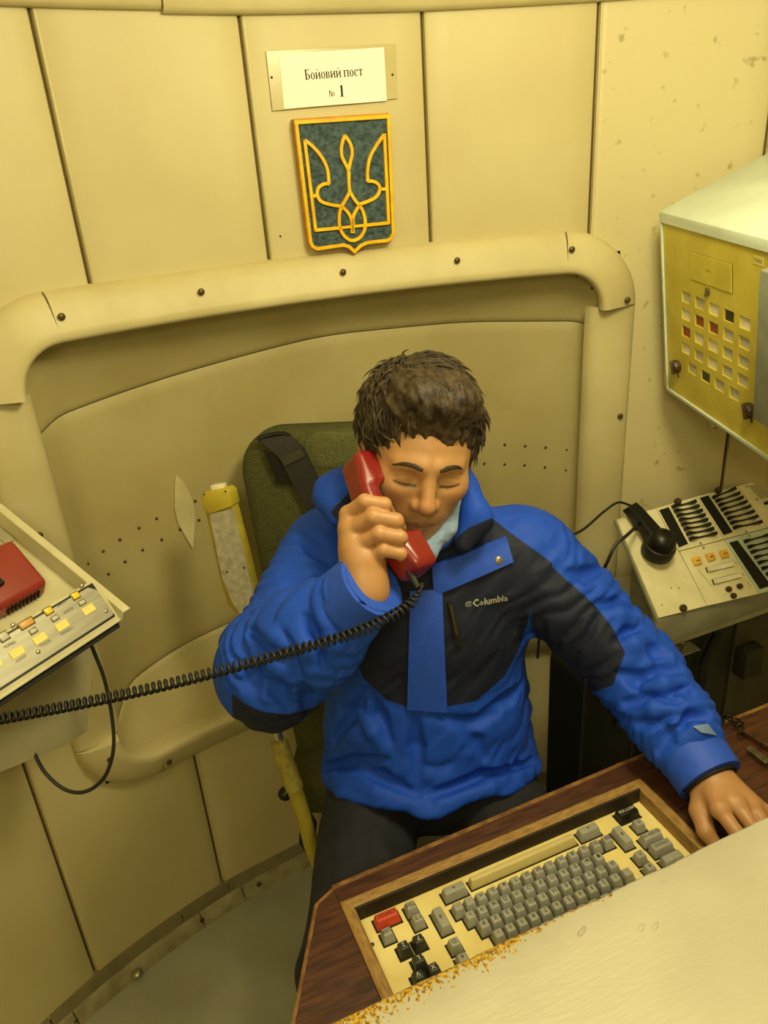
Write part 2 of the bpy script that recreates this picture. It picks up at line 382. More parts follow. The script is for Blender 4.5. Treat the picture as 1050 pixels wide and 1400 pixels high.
# ---- paper sign
FS, OS, NS = tangent_frame(-17.95, 1.818, 1.6435)
sg = empty('wall_sign', OS, 'white printed paper sign on a clear plate above the trident shield', 'sign')
L2 = lambda F_, o, n, px, py: loc2(F_, onplane(px, py, o, n))[:2]
q = [L2(FS, OS, NS, *p) for p in [(363, 70), (541, 60), (543, 135), (372, 152)]]
obj('backing_plate', prism(q, 0, .0025, .0006), mat('clear_yellowed_plate', '#bfb380', .25, var=.04, vs=10), sg, FS)
q = [L2(FS, OS, NS, *p) for p in [(381, 74.5), (524, 65), (528, 138), (388, 149)]]
obj('paper', prism(q, .0025, .0034), mat('white_paper', '#f4efdd', .6, var=.03, vs=8), sg, FS)
for p in [(371, 106), (536, 102.5)]:
    x, y = L2(FS, OS, NS, *p); obj('pin', mv(lathe([(.0022, 0), (.0018, .0015), (.0006, .002)], 8), (x, y, .0025)), M_blackm, sg, FS)
# serif letters: list of filled polygons on a unit-height grid (x, y)
def sf(x, w, y=0, t=.07, s=.07): return [(x - s, y), (x + w + s, y), (x + w + s, y + t), (x - s, y + t)]
def stem(x, w=.17, h=.66): return [[(x, 0), (x + w, 0), (x + w, h), (x, h)], sf(x, w, 0, .05), sf(x, w, h - .05, .05)]
def ring(cx, cy, rx, ry, tw, th, n=20, a0=0, a1=360):
    out = []
    A = np.radians(np.linspace(a0, a1, n + 1))
    for a, b in zip(A[:-1], A[1:]):
        out.append([(cx + rx * math.cos(a), cy + ry * math.sin(a)), (cx + rx * math.cos(b), cy + ry * math.sin(b)),
                    (cx + (rx - tw) * math.cos(b), cy + (ry - th) * math.sin(b)), (cx + (rx - tw) * math.cos(a), cy + (ry - th) * math.sin(a))])
    return out
def glyph(ch):
    if ch == 'Б': return stem(.08, .2, 1.0) + [[(.08, .93), (.66, .93), (.66, 1.0), (.08, 1.0)], [(.61, .78), (.66, .78), (.66, .95), (.58, .95)]] + ring(.30, .29, .42, .29, .18, .07, 18, -90, 90), .80
    if ch == 'о': return ring(.31, .32, .29, .345, .16, .06), .66
    if ch in 'ий':
        g = stem(.06) + stem(.52) + [[(.2, .10), (.2, .22), (.55, .56), (.55, .44)]]
        if ch == 'й': g += ring(.37, .96, .17, .15, .06, .06, 8, 180, 360)
        return g, .80
    if ch == 'в': return stem(.06) + ring(.26, .49, .27, .17, .15, .05, 12, -90, 90) + ring(.26, .18, .32, .18, .17, .05, 12, -90, 90), .66
    if ch == 'п': return stem(.06) + stem(.54) + [[(.1, .59), (.7, .59), (.7, .66), (.1, .66)]], .84
    if ch == 'с': return ring(.33, .32, .30, .345, .17, .06, 18, 40, 315) + [[(.46, .46), (.58, .46), (.58, .6), (.46, .6)]], .62
    if ch == 'т': return stem(.26) + [[(.02, .59), (.68, .59), (.68, .66), (.02, .66)], [(.02, .46), (.06, .46), (.09, .6), (.02, .6)], [(.64, .46), (.68, .46), (.68, .6), (.61, .6)]], .74
    if ch == '1': return [[(.22, 0), (.42, 0), (.42, 1.0), (.36, 1.0), (.22, .93)], [(.08, .84), (.24, .90), (.30, .99), (.08, .88)], sf(.22, .2, 0, .05, .13)], .62
    if ch == '№': return [[(.04, 0), (.14, 0), (.14, .95), (.04, .95)], [(.04, .95), (.20, .95), (.60, .0), (.46, 0)], [(.50, 0), (.60, 0), (.60, .95), (.50, .95)],
                          sf(.06, .06, 0, .04), sf(.52, .06, .91, .04), sf(.06, .06, .91, .04), [(.7, .16), (1.0, .16), (1.0, .25), (.7, .25)]] + ring(.85, .50, .17, .21, .09, .07), 1.06
    return [], .30
def letters(s, hx, hy, z):
    V, Fc = [], []; x = 0; k = 0
    for ch in s:
        g, w = glyph(ch)
        for poly in g:
            n = len(V); k += 1; V += [((x + p[0]) * hx, p[1] * hy, z + k * 1e-6) for p in poly]; Fc.append(tuple(range(n, n + len(poly))))
        x += w
    return [(v[0] - x * hx / 2, v[1], v[2]) for v in V], Fc
M_ink = mat('black_print', '#1d1a12', .7)
P1 = np.array(L2(FS, OS, NS, 417, 109.5)); P2 = np.array(L2(FS, OS, NS, 496, 103.5)); d = P2 - P1
RZ = lambda c, a: FS @ Matrix.Translation((c[0], c[1], 0)) @ Matrix.Rotation(a, 4, 'Z')
ln_ = letters('Бойовий пост', 1, 1, 0); wd = max(v[0] for v in ln_[0]) - min(v[0] for v in ln_[0]); hx = np.linalg.norm(d) / wd
obj('lettering', letters('Бойовий пост', hx, hx * 1.22, .0036), M_ink, sg, RZ((P1 + P2) / 2, math.atan2(d[1], d[0])))
c = L2(FS, OS, NS, 467, 132.5); obj('lettering', letters('1', .019, .0185, .0036), M_ink, sg, RZ(c, .0))
c = L2(FS, OS, NS, 453.5, 132.5); obj('lettering', letters('№', .0105, .0108, .0036), M_ink, sg, RZ(c, .0))
# ---- trident shield
FE, OE, NE = tangent_frame(-17.9, 1.64, 1.628)
em = empty('trident_shield', OE, 'carved shield with yellow trident and border on a dark blue-green ground', 'emblem')
E_ = lambda x, y: np.array(L2(FE, OE, NE, 360 + x / 4.516, 50 + y / 4.516))
M_yel = mat('yellow_enamel', '#f2c21a', .35, var=.1, vs=40, col2='#dda60e', bump=.1, bs=120)
M_org = mat('orange_enamel', '#c58a12', .45, var=.1, vs=40)
M_blue = mat('blue_green_rough_ground', '#4f6466', .75, var=.3, vs=110, bump=1.0, bs=260, col2='#2c3d40')
out = [E_(*p) for p in [(185, 508), (775, 470), (806, 1215), (790, 1250), (765, 1262), (640, 1275), (598, 1295), (560, 1333), (525, 1302), (490, 1290), (320, 1315), (292, 1300), (278, 1270)]]
oc = np.mean(out, 0)
obj('shield_body', prism(out, -.024, .0005, .001, 1), M_org, em, FE)
obj('ground', prism([oc + (p - oc) * .955 for p in out], .0005, .0022), M_blue, em, FE)
obj('border', bar2([oc + (p - oc) * .965 for p in out], .0062, .0, .007, True), M_yel, em, FE, True, 40)
def stroke(pts, w=.0060, n=None, z=.0078):
    P = np.array([E_(*p) for p in pts]); P = spline(P, n) if n else P
    return bar2(P, w, .0015, z)
ST = [stroke([(318, 1195), (250, 640)]), stroke([(250, 640), (300, 680), (355, 745), (390, 820), (400, 910)], n=14), stroke([(402, 908), (365, 912), (335, 935), (328, 975), (348, 1015), (400, 1035), (478, 1048)], n=18),
      stroke([(295, 985), (330, 982)]), stroke([(312, 1195), (475, 1180)]), stroke([(620, 1165), (768, 1150)]), stroke([(475, 1180), (545, 1172), (620, 1165)], .005),
      stroke([(768, 1155), (740, 600)]), stroke([(740, 605), (700, 660), (655, 740), (638, 820), (638, 895)], n=14), stroke([(636, 893), (675, 895), (705, 915), (712, 950), (690, 990), (645, 1015), (590, 1035)], n=18),
      stroke([(712, 942), (750, 942)]),
      stroke([(497, 610), (478, 670), (478, 735), (500, 785), (520, 830), (522, 900), (528, 965)], n=18), stroke([(497, 610), (532, 665), (542, 720), (530, 780), (518, 830)], n=14),
      stroke([(528, 960), (500, 1010), (470, 1070), (463, 1150), (480, 1210), (515, 1248), (550, 1258), (590, 1240), (618, 1195), (622, 1130), (600, 1060), (560, 1010), (530, 960)], n=44),
      stroke([(478, 1048), (515, 1085), (538, 1130), (546, 1205)], n=14), stroke([(590, 1038), (560, 1085), (548, 1130), (546, 1205)], n=14), stroke([(546, 1120), (546, 1212)], .008)]
for s in ST: obj('trident_bar', s, M_yel, em, FE, True, 40)
obj('small_hole', mv(lathe([(.002, -.01), (.002, .0003)], 8), (0, 0, 0)), M_blackm, wall, tangent_frame(*phiz(383, 323), RW - .0012)[0])

# ================================================================ UPPER RIGHT CABINET (tilted, faces left and down)
C0 = atcyl(900, 289, 1.56)
az = math.radians(6.3)
ca = nrm([math.sin(az) * 1, -math.cos(az), -.056])                     # along the face, towards the viewer
cd = np.array([math.cos(az) * math.cos(math.radians(82.5)), math.sin(az) * math.cos(math.radians(82.5)), -math.sin(math.radians(82.5))])   # down the face
cn = nrm(np.cross(ca, cd));
if cn[0] > 0: cn = -cn
cr = np.array([math.cos(az) * math.cos(.40), math.sin(az) * math.cos(.40), math.sin(.40)])   # top plate, rising to the right
LEN = .46; HB_ = .3635
cab = empty('equipment_cabinet', C0 + cd * HB_, 'pale green metal cabinet with yellow front of small square windows on right wall', 'cabinet')
M_pale = mat('pale_green_enamel', '#d0dccc', .42, var=.05, vs=12, bump=.05, bs=90)
M_ylw = mat('yellow_panel_paint', '#cfc04e', .5, var=.08, vs=14, col2='#bfae3e')
t_ = -cn                                                            # into the cabinet
top_b = C0 + cr * .26; bot = C0 + cd * HB_; bot_b = bot + nrm([math.cos(az), math.sin(az), -.10]) * .20
prof_ = [C0, top_b, bot_b, bot]
V = [p for p in prof_] + [p + ca * LEN for p in prof_]
# shell: top, bottom, back, two ends, and a front rim
rim_w = .008
fi = [C0 + cd * rim_w * 2.4 + ca * rim_w, C0 + cd * rim_w * 2.4 + ca * (LEN - rim_w), bot - cd * rim_w + ca * (LEN - rim_w), bot - cd * rim_w + ca * rim_w]
fo = [C0, C0 + ca * LEN, bot + ca * LEN, bot]
V2 = V + fi + [p + t_ * .012 for p in fi]
Fc = [(0, 4, 5, 1), (1, 5, 6, 2), (2, 6, 7, 3), (0, 1, 2, 3), (4, 7, 6, 5)]
fid = [0, 4, 7, 3]
for k in range(4): Fc.append((fid[k], 8 + k, 8 + (k + 1) % 4, fid[(k + 1) % 4])); Fc.append((8 + k, 12 + k, 12 + (k + 1) % 4, 8 + (k + 1) % 4))
bm = bmesh.new(); bv = [bm.verts.new(tuple(p)) for p in V2]
for f in Fc: bm.faces.new([bv[i] for i in f])
bmesh.ops.recalc_face_normals(bm, faces=bm.faces[:])
be = [e for e in bm.edges if sum(1 for v in e.verts if v.index < 8 or True) and all(any((np.array(v.co) - np.array(p)).dot(np.array(v.co) - np.array(p)) < 1e-9 for p in V) for v in e.verts)]
bmesh.ops.bevel(bm, geom=be, offset=.004, segments=2, profile=.5, affect='EDGES')
obj('housing', bm_out(bm), M_pale, cab, smooth=True, angle=30)
FP = frame(C0 + t_ * .004, ca, -cd, cn)      # local x along face, y up, z towards viewer
cl = lambda x, y: loc2(FP, onplane(880 + x / 3.4118, 210 + y / 3.4146, C0 + t_ * .004, cn))[:2]
rows = [[(190, 670, 'g'), (252, 695, 'g'), (318, 728, 'w'), (388, 752, 'k'), (465, 790, 'w')], [(195, 755, 'w'), (255, 783, 'r'), (320, 815, 'r'), (390, 845, 'g'), (466, 880, 'g')],
        [(200, 840, 'r'), (262, 873, 'w'), (325, 905, 'w'), (392, 932, 'g'), (467, 975, 'g')], [(205, 920, 'w'), (265, 948, 'g'), (327, 988, 'w'), (395, 1018, 'g'), (468, 1062, 'g')],
        [(238, 1025, 'g'), (300, 1058, 'k'), (363, 1090, 'g'), (433, 1135, 'g')]]
WIN = {'g': mat('grey_window', '#c3bda4', .35), 'w': mat('white_window', '#ece4cd', .35), 'r': mat('red_window', '#96402e', .35), 'k': mat('dark_window', '#1e2415', .3)}
R2 = [[cl(x, y) for x, y, _ in r] for r in rows]
us = [np.mean([R2[i][j][0] for i in range(4)]) for j in range(5)]; pu = (us[4] - us[0]) / 4
vs_ = [np.mean([p[1] for p in r]) for r in R2]; pv = (vs_[0] - vs_[3]) / 3; vs_ = [vs_[0] - pv * k for k in range(5)]
ww, wh = pu * .33, pv * .31
U0, U1, V1, V0 = rim_w, LEN - rim_w, -rim_w * 2.4, -HB_ + rim_w
V, Fc = [], []
def quad(u0, v0, u1, v1):
    n = len(V); V.extend([(u0, v0, 0), (u1, v0, 0), (u1, v1, 0), (u0, v1, 0)]); Fc.append((n, n + 1, n + 2, n + 3))
y_hi = V1; wins = []
for i, r in enumerate(rows):
    cy_ = vs_[i]; quad(U0, cy_ + wh, U1, y_hi); x_lo = U0
    for j in range(len(r)):
        cx_ = us[0] + pu * j + (pu * .5 if i == 4 else 0); wins.append((cx_, cy_, r[j][2]))
        quad(x_lo, cy_ - wh, cx_ - ww, cy_ + wh); x_lo = cx_ + ww
    quad(x_lo, cy_ - wh, U1, cy_ + wh); y_hi = cy_ - wh
quad(U0, V0, U1, y_hi)
fp = obj('front_panel', (V, Fc), M_ylw, cab, FP)
md = fp.modifiers.new('thick', 'SOLIDIFY'); md.thickness = .004; md.offset = -1
wm = {}
for cx_, cy_, k in wins:
    if k not in wm: wm[k] = mesh('window', *rbox(ww * 2.1, wh * 2.1, .002, .0003, 1), WIN[k])
    link('indicator_window', wm[k], fp, FP @ Matrix.Translation((cx_, cy_, -.0045)))
# service hatch: proud plate with a thin gap, catch, hole dots and knobs
q = [cl(*p) for p in [(213, 455), (415, 515), (417, 655), (217, 585)]]
obj('hatch_gap', prism(q, 0, .0004), M_seam, fp, FP); qc = np.mean(q, 0)
ht = obj('hatch', prism([tuple(qc + (np.array(p) - qc) * .972) for p in q], 0, .0016, .0003, 1), M_ylw, fp, FP)
c = cl(305, 547); obj('hatch_label', mv(text_mesh('АТШ 12', .0055), (c[0], c[1], .0019)), M_seam, ht, FP)
c = cl(302, 640); M_brass = mat('worn_metal', '#8f8768', .35, .8, var=.2, vs=120)
obj('catch', join(mv(rbox(.012, .010, .004, .001), (c[0], c[1], .002)), mv(lathe([(.003, 0), (.003, .008), (.001, .009)], 8), (c[0] + .002, c[1] - .006, 0))), M_brass, fp, FP)
c = cl(537, 500); obj('paper_label', mv(rbox(.026, .013, .0006), (c[0], c[1], .0004)), mat('old_label', '#d6c874', .6), fp, FP); obj('paper_label_text', mv(text_mesh('ПМ05', .009), (c[0], c[1], .0010)), M_seam, fp, FP)
for p in [(112, 520), (200, 410), (135, 903)]:
    c = cl(*p); obj('rivet', mv(lathe([(.0016, 0), (.0010, .0012)], 8), (c[0], c[1], 0)), M_brass, fp, FP)
M_knob = mat('brown_bakelite', '#4a3820', .4, var=.15, vs=60)
def wing_knob(x, y, s):
    c = cl(x, y)
    b = join(lathe([(.013 * s, 0), (.0135 * s, .006), (.011 * s, .012), (.004 * s, .014)], 8), mv(rbox(.006 * s, .030 * s, .014 * s, .002), (0, 0, .010)), mv(rbox(.003, .012 * s, .003, .001), (0, -.018 * s, .004)))
    obj('wing_knob', b, M_knob, fp, FP @ Matrix.Translation((c[0], c[1], 0)) @ Matrix.Rotation(.35, 4, 'Z'), True, 40)
wing_knob(163, 992, .95); wing_knob(505, 1195, .95)
obj('latch', mv(rbox(.03, .006, .008, .0015), (cl(345, 1205)[0], V0 - rim_w * .6, .012)), M_brass, cab, FP)
# neighbouring unit cut by the frame edge
FN = frame(onplane(1038, 368, C0 - t_ * .055, cn), ca, -cd, cn)
o2 = empty('grey_equipment_box', tuple(FN @ Vector((.02, -.25, 0))), 'grey metal box edge in front of the yellow cabinet at right edge', 'cabinet')
M_grey = mat('grey_enamel', '#8e9383', .5, var=.1, vs=20)
obj('housing', mv(rbox(.20, .235, .052, .003), (.10, -.118, -.026)), M_grey, o2, FN, True, 30)
obj('gasket', mv(rbox(.004, .23, .046, .001), (-.002, -.118, -.028)), M_blackm, o2, FN)
# ================================================================ RIGHT CONTROL CONSOLE (sloped face)
KA = math.radians(21.3)
e1 = np.array([math.cos(KA), math.sin(KA), 0]); eb = np.array([-math.sin(KA), math.cos(KA), 0])
K0 = atz(900, 848, .775); TL = math.radians(48); e2 = eb * math.cos(TL) + np.array([0, 0, math.sin(TL)]); kn = np.cross(e1, e2)
SL = .2285
con = empty('control_console', K0 - np.array([0, 0, .075]), 'cream sloped control console with rows of black toggles below yellow cabinet', 'console')
FK = frame(K0, e1, e2, kn)
KP = lambda x, y: np.array(loc2(FK, onplane(840 + x / 5, 640 + y / 5, K0, kn))[:2])
M_con = mat('console_cream', '#e6dfb6', .5, var=.06, vs=18, col2='#d8cfa2'); M_cong = mat('console_grey', '#8f8c74', .5, var=.12, vs=14)
M_cgreen = mat('console_pale_green', '#cbd8c0', .5, var=.05)
KW = .62
# body: side profile extruded along e1
K1 = K0 + e2 * SL; depth = eb * .05
def extr(prof_, u0, u1, bev=.003):
    V = [p + e1 * u0 for p in prof_] + [p + e1 * u1 for p in prof_]; n = len(prof_)
    bm = bmesh.new(); bv = [bm.verts.new(tuple(p)) for p in V]
    for i in range(n): bm.faces.new([bv[i], bv[(i + 1) % n], bv[n + (i + 1) % n], bv[n + i]])
    bm.faces.new(bv[:n][::-1]); bm.faces.new(bv[n:]); bmesh.ops.recalc_face_normals(bm, faces=bm.faces[:])
    bmesh.ops.bevel(bm, geom=bm.edges[:], offset=bev, segments=2, profile=.5, affect='EDGES')
    return bm_out(bm)
UPZ = np.array([0, 0, 1.0])
obj('sloped_shell', extr([K0 - kn * .003, K1 - kn * .003, K1 - kn * .014, K0 - kn * .014 + e2 * .016, K0 + eb * .010 - UPZ * .068, K0 - UPZ * .068], 0, KW), M_cong, con, smooth=True, angle=30)
obj('inner_case', extr([K0 + eb * .014 - UPZ * .066, K0 + e2 * .03 - kn * .02, K1 - kn * .02 - e2 * .03, K1 - kn * .02 - e2 * .03 + eb * .02, K0 + eb * (SL * math.cos(TL) + .02) - UPZ * .066], .07, KW - .01, .002), M_cong, con)
def plate(pts, m, z=.0025, name='module_plate'):
    q = [KP(*p) for p in pts]; c = np.mean(q, 0); q = [c + (p - c) * (1 - .0012 / max(.01, np.linalg.norm(p - c))) for p in q]
    return obj(name, prism(q, -.003, z, .0005, 1), m, con, FK)
plate([(10, 350), (280, 275), (632, 945), (300, 1030)], M_con)
plate([(280, 275), (555, 195), (745, 490), (440, 570)], M_con)
plate([(555, 195), (838, 122), (1040, 412), (745, 490)], M_con)
p4 = plate([(440, 570), (745, 490), (990, 862), (632, 945)], M_con)
plate([(745, 490), (1040, 412), (1310, 780), (990, 862)], M_cgreen)
sp = plate([(838, 122), (1150, 38), (1360, 330), (1040, 412)], M_con, name='speaker_plate')
plate([(1040, 412), (1360, 330), (1630, 695), (1310, 780)], M_cgreen)
M_label = mat('black_label_strip', '#191810', .6, var=.4, vs=220)
for q in [[(300, 290), (365, 270), (498, 520), (437, 545)], [(577, 207), (635, 190), (803, 440), (742, 462)], [(778, 512), (835, 497), (1065, 805), (988, 830)]]:
    obj('label_strip', prism([KP(*p) for p in q], .0025, .0038, .0003, 1), M_label, con, FK)
def toggle(a, b):
    A, B = KP(*a), KP(*b); L = np.linalg.norm(B - A); d = (B - A) / L; w = .0058
    pr = [(-L / 2, w * .75), (-L * .15, w * .30), (0, w * .38), (L * .15, w * .30), (L / 2, w * .75), (L / 2, -w * .75), (L * .15, -w * .3), (0, -w * .38), (-L * .15, -w * .3), (-L / 2, -w * .75)]
    V, Fc = [], []
    zt = lambda x: .006 + .010 * abs(x) / (L / 2)
    for p in pr: V.append((p[0], p[1], .0025))
    for p in pr: V.append((p[0], p[1] * .85, zt(p[0])))
    n = len(pr)
    for i in range(n): Fc.append((i, (i + 1) % n, n + (i + 1) % n, n + i))
    for i in range(4): Fc.append((n + i, n + i + 1, n + n - 2 - i, n + n - 1 - i))
    c = (A + B) / 2
    obj('toggle_switch', (V, Fc), M_black, con, FK @ Matrix.Translation((c[0], c[1], 0)) @ Matrix.Rotation(math.atan2(d[1], d[0]), 4, 'Z'), True, 30)
for a, b in [((385, 272), (533, 238)), ((400, 302), (553, 270)), ((418, 332), (575, 300)), ((435, 362), (594, 331)), ((450, 392), (612, 362)), ((468, 424), (632, 393)), ((485, 457), (652, 424)), ((503, 492), (674, 455)),
             ((665, 208), (803, 150)), ((685, 233), (830, 182)), ((705, 261), (852, 211)), ((722, 292), (877, 241)), ((745, 321), (902, 272)), ((765, 352), (927, 306)), ((785, 382), (952, 341)), ((805, 414), (980, 377)),
             ((880, 508), (1040, 462)), ((905, 546), (1064, 500)), ((925, 581), (1088, 536)), ((950, 617), (1112, 572)), ((975, 653), (1136, 608)), ((1000, 692), (1160, 646)), ((1030, 731), (1186, 686))]:
    toggle(a, b)
M_yb = mat('yellow_button', '#f0bc48', .35); M_iv = mat('ivory_plastic', '#f4eccb', .4)
for x, y in [(552, 640), (645, 613), (738, 592)]:
    c = KP(x, y); obj('push_button', mv(keycap(.0205, .0180, .008, .0180, .0155), (c[0], c[1], .0025)), M_yb, con, FK, True, 40)
    obj('button_legend', mv(rbox(.010, .0022, .0004), (c[0], c[1], .0107)), M_seam, con, FK)
for x0, y0, x1, y1 in [(625, 700, 800, 658), (668, 782, 850, 735)]:
    A, B = KP(x0, y0), KP(x1, y1); c = (A + B) / 2; L = np.linalg.norm(B - A); a = math.atan2(*(B - A)[::-1])
    Mx = FK @ Matrix.Translation((c[0], c[1], .0025)) @ Matrix.Rotation(a, 4, 'Z')
    rk = obj('rocker_socket', rbox(L * 1.04, .0125, .0012, .0003, 1), M_seam, con, Mx)
    L *= .94; V = [(-L / 2, -.0055, 0), (L / 2, -.0055, 0), (L / 2, .0055, 0), (-L / 2, .0055, 0), (-L / 2, -.0050, .010), (0, -.0050, .004), (L / 2, -.0050, .008), (-L / 2, .0050, .010), (0, .0050, .004), (L / 2, .0050, .008)]
    obj('rocker', (V, [(0, 3, 2, 1), (4, 5, 8, 7), (5, 6, 9, 8), (0, 1, 6, 5, 4), (3, 7, 8, 9, 2), (0, 4, 7, 3), (1, 2, 9, 6)]), M_iv, rk, Mx)
nut = mesh('nut', *lathe([(.0062, 0), (.0062, .006), (.0052, .008), (.002, .0085)], 12), M_knob, True, 40)
thumb = mesh('thumb_screw', *lathe([(.0070, 0), (.0078, .002), (.0078, .008), (.0066, .0095), (.001, .010)], 14), M_knob, True, 40)
for x, y in [(770, 832), (845, 812), (803, 877)]: c = KP(x, y); link('nut', nut, con, FK @ Matrix.Translation((c[0], c[1], .0025)))
for x, y in [(457, 962), (420, 236), (697, 160), (960, 42)]: c = KP(x, y); link('thumb_screw', thumb, con, FK @ Matrix.Translation((c[0], c[1], .0025)))
ms = mesh('small_screw', *lathe([(.0032, 0), (.0030, .0014), (.0010, .0018)], 10), mat('bright_screw', '#c9c2a6', .25, .8), True)
for x, y in [(582, 517), (602, 548), (893, 437), (915, 467), (895, 132), (968, 218)]: c = KP(x, y); link('small_screw', ms, con, FK @ Matrix.Translation((c[0], c[1], .0025)))
for x, y in [(383, 820), (437, 822), (320, 938)]: c = KP(x, y); obj('screw_hole', mv(lathe([(.0016, 0), (.0016, .0003)], 8), (c[0], c[1], .0025)), M_blackm, con, FK)
# engraved captions running down the module
for s, x, y, L in [('ВКЛ СЕТЬ КОНТР ЗВУК', 615, 755, .055), ('ГР. 1', 828, 655, .012), ('ВЫЗ', 872, 730, .012), ('СВЯЗЬ', 915, 800, .010)]:
    c = KP(x, y); t = text_mesh(s, .0042); obj('caption', t, M_seam, p4, FK @ Matrix.Translation((c[0], c[1], .0031)) @ Matrix.Rotation(-1.20, 4, 'Z'))
# speaker slots
for k in range(9):
    A, B = KP(918 + k * 9, 132 + k * 10), KP(1090 + k * 9, 78 + k * 10); c = (A + B) / 2; L = np.linalg.norm(B - A)
    obj('speaker_slot', mv(rbox(L, .0014, .0005), (0, 0, 0)), M_blackm, sp, FK @ Matrix.Translation((c[0], c[1], .0027)) @ Matrix.Rotation(math.atan2(*(B - A)[::-1]), 4, 'Z'))
c = KP(1050, 238); obj('speaker_handle', mv(rbox(.03, .007, .006, .002), (c[0], c[1], .005)), M_blackm, sp, FK)
# shelf the console stands on, toggle lever and plate under the front edge
A_ = K0 - np.array([0, 0, .0715])
sh = empty('console_shelf', A_ - UPZ * .02, 'grey metal shelf under the control console fixed to the wall', 'shelf')
_u = [A_ + e1 * -.012 + eb * .012, A_ + e1 * .62 + eb * .012]
arc_ = [cyl(p, 0, 1.632) for p in np.linspace(16, 1.2, 14)]
q = [(p[0], p[1]) for p in _u] + [(p[0], p[1]) for p in arc_]
obj('shelf_plate', prism(q, A_[2] - .02, A_[2], .0015), mat('shelf_grey', '#a8a48c', .5, var=.1, vs=12), sh)
lp = empty('lever_plate', A_ + e1 * .06 + eb * .01, 'small steel plate with a toggle lever under the console edge', 'lever')
Fq = frame(A_ + e1 * .055 + eb * .0 - np.array([0, 0, .024]), e1, eb)
obj('plate', rbox(.10, .045, .003, .0008), M_brass, lp, Fq)
obj('lever', tube([(-.008, -.014, .002), (-.008, -.024, .02), (-.009, -.028, .042)], [.003, .0034, .0048], 8), M_brass, lp, Fq, True)
obj('lever_wire', tube(spline([(-.035, -.02, -.001), (-.03, -.022, -.03), (-.02, -.01, -.09), (.0, .02, -.16)], 16), .0028, 6), M_rubber, lp, Fq, True)
# ---- black handset standing on the console
hb = KP(262, 575); HC = np.array(FK @ Vector((hb[0], hb[1], .0025)))
hs = empty('black_handset', HC, 'black telephone handset resting upright on the cream control console', 'handset')
FH = frame(HC, e1, e2, kn)
FHe = frame(HC + kn * .016, e1, e2, nrm(kn * .45 + UPZ * .55))
obj('earpiece', lathe([(.0305, .0185), (.0305, .022), (.0290, .032), (.0245, .042), (.016, .049), (.006, .052), (.001, .0525)], 32), M_black, hs, FHe, True, 50)
obj('earpiece_skirt', lathe([(.028, -.012), (.0335, -.010), (.0340, -.004), (.0340, .0165), (.0325, .0185), (.0295, .0190)], 32), mat('black_skirt', '#24221a', .5, var=.1), hs, FHe, True, 50)
tp = np.array(loc2(FH, onplane(861, 692, HC + kn * .020, kn))); L = tp[:2]
V, Fc = [], []
d = nrm(L); nn = np.array([-d[1], d[0]]); ln2 = np.linalg.norm(L)
for k, (t, w, z0, z1) in enumerate([(0.02, .017, .012, .050), (.30, .0165, .018, .050), (.55, .0150, .018, .046), (.85, .0140, .012, .040), (1.0, .013, .008, .034)]):
    p = d * ln2 * t
    for sx, zz in [(-1, z0), (-1, z1 - .005), (-.7, z1), (.7, z1), (1, z1 - .005), (1, z0)]: V.append((p[0] + nn[0] * w * sx, p[1] + nn[1] * w * sx, zz))
for i in range(4):
    for k in range(6): Fc.append((i * 6 + k, i * 6 + (k + 1) % 6, (i + 1) * 6 + (k + 1) % 6, (i + 1) * 6 + k))
Fc += [tuple(range(6))[::-1], tuple(24 + k for k in range(6))]
obj('handle', (V, Fc), M_black, hs, FH, True, 40)
cc = KP(140, 395); obj('cradle_clip', mv(rbox(.012, .022, .03, .002), (cc[0], cc[1], .016)), M_blackm, hs, FK)
c1 = empty('handset_cable', atd(863, 688, 1.60), 'thin black cable running from handset top down behind the blue jacket', 'cable')
obj('cable', tube(spline([np.array(FH @ Vector((L[0], L[1], .024))), atd(845, 687, 1.56), atd(825, 700, 1.55), atd(800, 722, 1.50), atd(770, 742, 1.46), atd(745, 790, 1.40), atd(735, 900, 1.42)], 40), .0026, 8), M_rubber, c1, smooth=True)
c2 = empty('handset_cable', atd(870, 728, 1.56), 'thick black cable from the console cradle bending down to the left', 'cable')
obj('cable', tube(spline([np.array(FK @ Vector((cc[0], cc[1], .02))), atd(858, 731, 1.52), atd(842, 745, 1.50), atd(832, 765, 1.50), atd(824, 790, 1.52), atd(822, 860, 1.56), atd(824, 960, 1.60)], 40), .0034, 8), M_rubber, c2, smooth=True)
# ================================================================ LEFT WALL TRAY with control strip and red telephone
TA = math.radians(58); t1 = np.array([math.cos(TA), math.sin(TA), 0]); tb = np.array([-math.sin(TA), math.cos(TA), 0])
T0 = atz(165, 830, 1.11); tt = math.radians(27); t2 = tb * math.cos(tt) + np.array([0, 0, math.sin(tt)]); tn = np.cross(t1, t2)
M_tray = mat('tray_cream', '#cfc8a4', .5, var=.07, vs=14, col2='#bfb78e'); M_trayd = mat('tray_grey', '#9c9678', .5, var=.1, vs=10)
tr = empty('wall_tray', T0, 'cream sheet metal tray with side bracket holding red telephone at left edge', 'tray')
FT = frame(T0, t1, t2, tn)
TLn, TD = .40, .262
obj('tray_plate', mv(rbox(TLn, TD, .004, .001), (-TLn / 2, TD / 2 + .01, -.032)), M_tray, tr, FT)
obj('side_flange', join(mv(rbox(.0035, TD + .02, .034, .001), (-.002, TD / 2, -.017)), mv(rbox(.012, TD + .02, .003, .001), (.003, TD / 2, -.001))), M_tray, tr, FT)
obj('front_lip', mv(rbox(.010, .004, .032, .001), (.002, -.003, -.016)), M_tray, tr, FT)
obj('strut', mv(rbox(.016, .05, .004, .001), (-.03, TD * .86, -.006)), M_trayd, tr, FT)
for y in (.05, .2): obj('wall_arm', mv(rbox(.02, .012, .10, .001), (-.20, y, -.085)), M_trayd, tr, FT)
